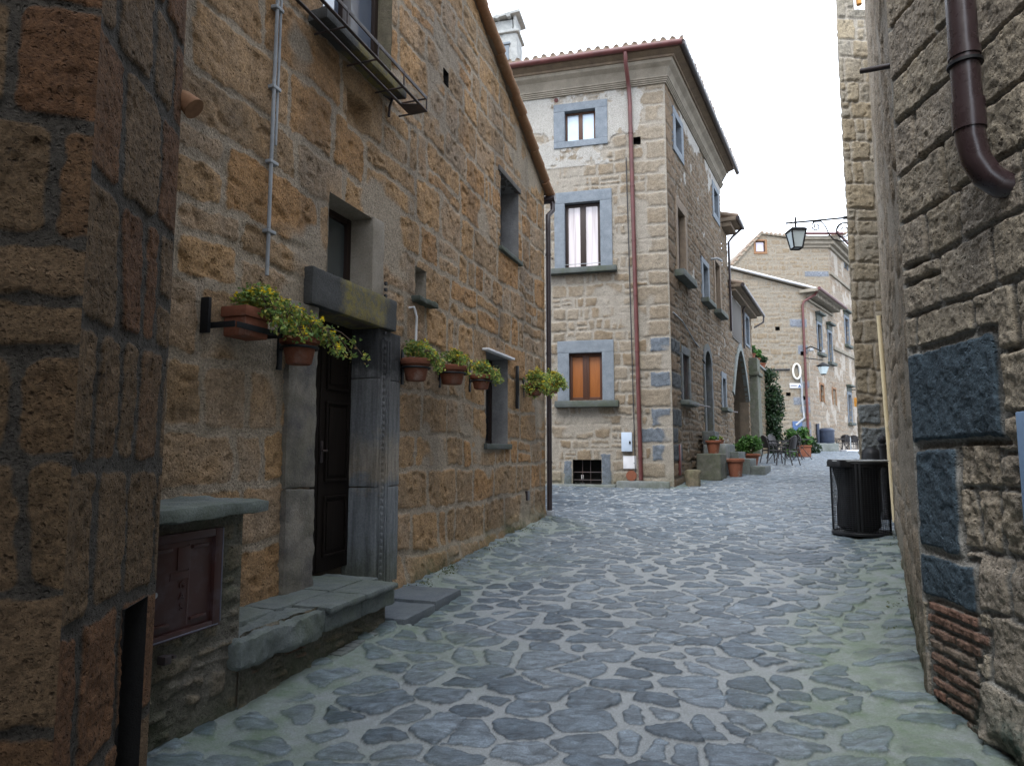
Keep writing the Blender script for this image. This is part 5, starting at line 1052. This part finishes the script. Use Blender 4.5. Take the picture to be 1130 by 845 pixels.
# plants on the garden wall, ivy
for i, (s, lb, mt, n, r) in enumerate(((14.9, 'potted green plant at the near end of the garden wall top', 'leaf', 200, .30), (16.6, 'bright broad leaved plant in the middle of the garden wall top', 'leaf', 260, .40), (18.6, 'dull grey green plant at the far end of the garden wall top', 'ivy', 240, .42))):
    x, y = bsp(s, -.1); pot('wall_top_pot', lb, x, y, 5.6, .2, .28, 30+i, 'terra', (n, r, .3, .10, .18, mt))
iv = thing('ivy', 'tall dark ivy mass covering the end of the garden wall', 'ivy', bsp(20, .5)+(1.2,))
rng = np.random.RandomState(40); P = []
for k in range(46):
    q = rng.rand(); s = 18.6+1.1*rng.rand(); o = -.2+rng.uniform(.0, .75)*(.45+.6*math.sin(q*2.7)); P.append(blob(rng, BS.p(s, 1.3+4.1*q, o), (.38, .38, .42), 100, .4))
for k in range(10): P.append(blob(rng, BS.p(18.8+rng.rand(), 1.5+rng.rand()*.7, .6+rng.rand()*1.6), (.4, .4, .3), 90, .4))
f_ = leaves('foliage', np.concatenate(P), .12, MT['ivy'], iv, 41, .1, 1.3)
m = MB()
for k in range(5): s = 19+.25*k; m.tube([BS.p(s, 1.2, .3), BS.p(s+.1, 3, .25), BS.p(s-.1, 5.2, .1)], [.05, .035, .012], 6)
m.build('stems', MT['stem'], iv)

# ------------------------------------------------------------------ cafe furniture
def chair(label, group):
    t = thing('cafe_chair', label, 'chair', (0, 0, 0), group)
    for sx in (-1, 1):
        m = MB(); m.tube([(sx*.23, .24, 0), (sx*.22, .20, .44), (sx*.235, .18, .64), (sx*.24, .02, .67), (sx*.225, -.22, .66)], .018, 6); m.build('leg', MT['chairm'], t)
        m = MB(); m.tube([(sx*.22, -.32, 0), (sx*.205, -.20, .44), (sx*.215, -.25, .66), (sx*.19, -.31, .88)], .018, 6); m.build('leg', MT['chairm'], t)
    MB().box(WORLD, -.22, .22, .42, .465, -.22, .22, .015).build('seat', MT['chairm'], t)
    m = MB(); n = 12; V = []; F = []
    for i in range(n+1):
        u = -1+2*i/n; y = -.31+.07*u*u; top = .93-.10*u*u
        for z_, yo in ((.52, .07), (.70, .035), (top, 0)): V += [(u*.205, y+yo, z_), (u*.205, y+yo-.018, z_)]
    for i in range(n):
        b = i*6; c = b+6
        for k in range(2): F += [(b+2*k, b+2*k+2, c+2*k+2, c+2*k), (b+2*k+1, c+2*k+1, c+2*k+3, b+2*k+3)]
        F += [(b+4, b+5, c+5, c+4), (b, c, c+1, b+1)]
    m.add(V, F); m.tube([(.205*(-1+2*i/n), -.315+.07*(-1+2*i/n)**2, .935-.10*(-1+2*i/n)**2) for i in range(n+1)], .018, 6)
    m.build('backrest', MT['chairm'], t); return t
def place(t, x, y, rz, label=None, first=[]):
    o = t if not first else copy_tree(t); first.append(1); o.location = (x, y, float(G(y))+.012); o.rotation_euler = (0, 0, R(rz)); 
    if label: o['label'] = label
    return o
c0 = chair('dark cafe chair nearest the big leafy pot, facing the table', 'cafe chairs by the archway'); f0 = []
for px_, py_, dy, rz, lb in ((852, 511.5, 0, -80, 'dark cafe chair nearest the big leafy pot, facing right to the table'), (869, 513.5, 0, 35, 'dark cafe chair in front of the near table, its back to the street'), (858, 506, 0, -150, 'dark cafe chair behind the near table beside the ivy'), (873, 507.5, 0, 110, 'dark cafe chair right of the near table, close to the far table')):
    x, y, z = on_ground(px_, py_); place(c0, x, y, rz, lb, f0)
def cafe_table(label, x, y, w_, h_, grp):
    z = float(G(y))+.012; t = thing('cafe_table', label, 'table', (x, y, z), grp); MB().box(WORLD, x-w_/2, x+w_/2, z+h_-.03, z+h_, -y-w_/2, -y+w_/2, .008).build('table_top', MT['chairm'], t)
    for sx, sy in ((1, 1), (-1, 1), (1, -1), (-1, -1)): MB().tube([(x+sx*w_*.46, y+sy*w_*.42, z), (x-sx*w_*.30, y+sy*w_*.38, z+h_-.03)], .012, 6).build('leg', MT['black'], t)
    return t
x, y, z = on_ground(861, 509); cafe_table('dark square cafe table among the four chairs', x, y, .7, .74, 'cafe tables by the archway')
x, y, z = on_ground(882, 507); cafe_table('dark folding cafe table standing alone beside the square planter', x, y, .75, .76, 'cafe tables by the archway')
# far terrace along C
d0 = chair('x', 'far terrace chairs'); d0['label'] = 'dark chair of the far terrace row under the long facade'; f1 = []
for i, (s, o, rz, lb) in enumerate(((1.9, 1.0, 120, 'blue grey chair at the left end of the far terrace row'), (2.9, 1.1, 20, 'second chair from the left in the far terrace row'), (3.7, 1.0, -15, 'dark chair in the middle of the far terrace row'), (4.7, 1.1, 30, 'fourth chair from the left in the far terrace row'), (5.9, 1.0, -20, 'dark chair at the right end of the far terrace row'))):
    q = C1S.p(s, 0, o); place(d0, q[0], q[1], rz-50, lb, f1)
for s, lb in ((2.4, 'small dark table at the left of the far terrace'), (5.3, 'small dark table at the right of the far terrace')): q = C1S.p(s, 0, .6); cafe_table(lb, q[0], q[1], .7, .74, 'far terrace tables')
q = C1S.p(1.75, 0, 1.55); z = float(G(q[1]))+.01; t = thing('parasol_base', 'white flat parasol base with short pole on the far terrace', 'parasol base', (q[0], q[1], z)); MB().box(WORLD, q[0]-.45, q[0]+.45, z, z+.09, -q[1]-.4, -q[1]+.4, .02).build('slab', MT['white'], t); MB().tube([(q[0], q[1], z+.09), (q[0], q[1], z+.8)], .03, 8).build('pole', MT['grey'], t)
q = C1S.p(1.05, 0, .5); z = float(G(q[1])); t = thing('waste_bin', 'dark navy waste bin at the corner of the far house', 'bin', (q[0], q[1], z)); MB().lathe((q[0], q[1], z), [(.34, 0), (.38, .05), (.40, 1.1), (.42, 1.12), (.42, 1.2), (.30, 1.3)], 18).build('body', MT['navy'], t); MB().box(WORLD, q[0]-.55, q[0]-.42, z+.2, z+1.55, -q[1]-.08, -q[1]+.08, .02).build('post', MT['navy'], t)
q = C1.p(.35, 0, .35); tag(MB().box(C1, -.25, 1.2, 1.5, 2.0, .02, .5, .04, .02, .15, 5).build('stone_plinth', MT['step'], None), 'low stone plinth at the foot of the far corner downpipe', 'stone plinth')
# small lamp and hanging sign on the far facade
sl = thing('wall_lamp', 'small black lantern on the far house above its low windows', 'lamp', C1S.p(1.9, 6.0, .9)); s, z = C1S.hit(908.5, 408.5, .9); c_ = C1S.p(s, z, .9)
MB().tube([C1S.p(s, z+.75, 0), C1S.p(s, z+.55, .9)], .03, 6).build('bracket', MT['black'], sl); mm = MB(); mm.lathe(c_, [(.12, -.25), (.30, .22), (.38, .24), (.06, .42)], 8); mm.build('lantern', MT['black'], sl)
mm = MB(); mm.lathe((c_[0], c_[1], c_[2]), [(.155, -.20), (.305, .18)], 8); mm.build('glass', MT['g_lamp'], sl)
s, z = C1S.hit(951, 443, .6); s -= .25; hsn = thing('hanging_sign', 'small orange sign hanging from an iron bracket on the far facade', 'sign', C1S.p(s, z, .6)); MB().box(C1S, s-.12, s+.12, z-.35, z+.25, .2, .95, .02).build('board', MT['orange'], hsn); MB().tube([C1S.p(s, z+.8, 0), C1S.p(s, z+.8, 1.0)], .03, 6).tube([C1S.p(s, z+.8, .6), C1S.p(s, z+.25, .6)], .015, 6).build('bracket', MT['black'], hsn)
fl = thing('floodlight', 'small twin floodlight on the corner of the far house', 'floodlight', C1.p(.1, 7.2, .3)); MB().box(C1, -.10, .10, 7.08, 7.24, .2, .45, .03).box(C1, .58, .74, 6.98, 7.13, .2, .45, .03).build('heads', MT['grey'], fl); MB().tube([C1.p(-.3, 7.2, .05), C1.p(0, 7.35, .3), C1.p(.6, 7.1, .3)], .04, 6).build('arm', MT['black'], fl)

# ------------------------------------------------------------------ street lantern on its scrolled bracket
la = thing('street_lantern', 'black wrought iron street lantern hanging from a scrolled wall bracket', 'lamp', R2.p(-.4, 5.3, 0))
o = -.06
def r2pt(px, py): s, z = R2.hit(px, py, o); return R2.p(s, z, o)
m = MB(); m.tube([r2pt(867, 246.5), r2pt(900, 243.5), r2pt(931, 240.5), r2pt(943, 239)], .017, 8); m.tube([r2pt(931, 240.5), r2pt(937, 239.8)], .03, 8)
def spiral(c, r0, r1, a0, turns, n=28): return [r2pt(c[0]+(r0+(r1-r0)*q)*math.cos(a0+turns*6.283*q), c[1]-(r0+(r1-r0)*q)*math.sin(a0+turns*6.283*q)) for q in np.linspace(0, 1, n)]
m.tube(spiral((900.5, 250), 5, 1.6, 2.0, 1.3), .011, 5); m.tube(spiral((931, 255), 10, 3., .6, 1.4), .011, 5)
m.tube([r2pt(*p) for p in ((897, 245), (906, 244.5), (911, 250), (915, 259), (920, 264.5), (928, 266.5), (937, 265), (943, 261))], .011, 5); m.tube([r2pt(*p) for p in ((944, 254), (940, 248), (932, 245), (926, 249), (922.5, 255))], .011, 5); m.tube(spiral((941, 268.5), 2.5, 1., 2., 1.1), .009, 5)
m.build('bracket', MT['black'], la)
lx, ly, lz = r2pt(878.7, 265); ws = 11.6/735
m = MB(); m.tube([(lx, ly, lz+.42), (lx, ly, lz+.18)], .018, 8); m.build('hanger', MT['black'], la)
def sqr(r, z): return [(lx+sx*r, ly+sy*r, z) for sx, sy in ((-1, -1), (1, -1), (1, 1), (-1, 1))]
top, bot = sqr(.130, lz+.165), sqr(.075, lz-.155); m = MB()
for i in range(4): m.tube([top[i], bot[i]], .014, 6); m.tube([top[i], top[(i+1) % 4]], .018, 6); m.tube([bot[i], bot[(i+1) % 4]], .014, 6)
a, b_ = sqr(.145, lz+.17), sqr(.11, lz+.205); m.add(a+b_, [(0, 1, 5, 4), (1, 2, 6, 5), (2, 3, 7, 6), (3, 0, 4, 7), (4, 5, 6, 7), (0, 1, 2, 3)]); m.build('lantern_frame', MT['black'], la)
a, b_ = sqr(.124, lz+.155), sqr(.071, lz-.148); m = MB(); m.add(a+b_, [(0, 1, 5, 4), (1, 2, 6, 5), (2, 3, 7, 6), (3, 0, 4, 7), (4, 5, 6, 7)]); m.build('glass', MT['g_lamp'], la)

# ------------------------------------------------------------------ litter bin, domed bin, bollard, pipe
x, y, z = on_ground(962, 594); y += .25; z = float(G(y))+.02; rb = .355; hb = 1.03
bn_ = thing('litter_bin', 'black wire mesh litter bin with pale rim and black bag', 'bin', (x, y, z))
m = MB(); nv = 56
for i in range(nv): a = 2*math.pi*i/nv; m.tube([(x+rb*math.cos(a), y+rb*math.sin(a), z+.04), (x+rb*math.cos(a), y+rb*math.sin(a), z+hb-.03)], .0032, 4, False)
for zz in np.linspace(.06, hb-.05, 34): m.tube([(x+rb*math.cos(a), y+rb*math.sin(a), z+zz) for a in np.linspace(0, 2*math.pi, 33)], .0032, 4, False)
m.build('wire_cage', MT['black'], bn_)
m = MB()
for zz, r_ in ((.03, .018), (hb-.05, .014)): m.tube([(x+(rb+.005)*math.cos(a), y+(rb+.005)*math.sin(a), z+zz) for a in np.linspace(0, 2*math.pi, 37)], r_, 8, False)
for a in (-2.15, -2.02, -.35, .6, 1.6, 2.6): m.box(Frame((x+(rb+.004)*math.cos(a), y+(rb+.004)*math.sin(a)), (-math.sin(a), math.cos(a))), -.014, .014, z+.03, z+hb-.04, -.012, .012, .003)
m.lathe((x, y, z+.005), [(rb+.03, 0), (rb+.03, .02), (rb-.03, .025)], 32); m.build('frame', MT['black'], bn_)
m = MB(); m.lathe((x, y, z+hb-.045), [(rb+.015, .018), (rb+.025, .022), (rb+.025, .036), (rb-.01, .045), (rb-.05, .035), (rb-.05, .02)], 40); m.build('rim', MT['rim'], bn_)
m = MB(); m.lathe((x-.03, y, z+.05), [(.20, 0), (.26, .06), (.275, .3), (.265, .6), (.29, .85), (rb-.03, hb-.13), (rb+.000, hb-.05), (rb+.014, hb-.09), (rb+.010, hb-.15)], 40, .16, 7); m.build('bag', MT['bag'], bn_)
y2 = y+1.9; x2 = ray(961, 500)[0]/ray(961, 500)[1]*y2; z2 = float(G(y2)); t = thing('domed_bin', 'black round topped post bin standing behind the mesh litter bin', 'bin', (x2, y2, z2))
mm = MB(); mm.lathe((x2, y2, z2), [(.15, 0), (.15, .03), (.145, .85), (.155, .86), (.155, .93), (.15, .95), (.145, 1.03), (.12, 1.10), (.07, 1.14), (.02, 1.155)], 24); mm.build('body', MT['black'], t); mm = MB(); mm.lathe((x2, y2, z2+.86), [(.162, 0), (.162, .05)], 24); mm.build('band', MT['iron'], t)
yb = 10.9; xb = ray(975.5, 520)[0]/ray(975.5, 520)[1]*yb; zb = float(G(yb)); bo = thing('bollard', 'slim black iron bollard with ball finial beside the cream pipe', 'bollard', (xb, yb, zb))
mm = MB(); mm.lathe((xb, yb, zb), [(.075, 0), (.075, .10), (.055, .13), (.052, 1.16), (.062, 1.17), (.062, 1.20), (.04, 1.22), (.03, 1.24)], 20); mm.build('post', MT['black'], bo)
mm = MB(); mm.lathe((xb, yb, zb+1.29), [(.02, -.07), (.05, -.05), (.068, -.02), (.07, .01), (.055, .045), (.02, .068)], 18); mm.build('ball', MT['black'], bo)
pcx, pcy = ray(985, 560)[0]/ray(985, 560)[1]*10.35, 10.35; pz = float(G(10.35)); cp_ = MB().tube([(pcx+.02, pcy, pz+.05), (pcx-.05, pcy, pz+3.25)], .030, 10).tube([(pcx-.0, pcy, pz+1.5), (pcx-.0, pcy, pz+1.56)], .042, 10).build('cream_pipe', MT['cream'], None); tag(cp_, 'pale cream pipe running up the wall end behind the bollard', 'pipe')
# weeds at the wall feet
rng = np.random.RandomState(50); P = []
for k in range(70):
    s = rng.uniform(-.1, 4.9); q = L.p(s, 0, .10+.10*rng.rand()); zz = float(G(q[1]))+.02; P.append(np.array([q[0], q[1], zz])+rng.normal(size=(16, 3))*np.array([.05, .05, .018])+[0, 0, .02])
for k in range(14):
    s = rng.uniform(0, R1LEN); q = R1.p(s, 0, .05+.06*rng.rand()); zz = float(G(q[1]))+.03; P.append(np.array([q[0], q[1], zz])+rng.normal(size=(14, 3))*np.array([.04, .04, .018])+[0, 0, .02])
wd_ = leaves('wall_foot_moss', np.concatenate(P), .013, MT['grass'], None, 51, .6); wd_['kind'] = 'stuff'; wd_['label'] = 'mossy weeds along the wall feet'
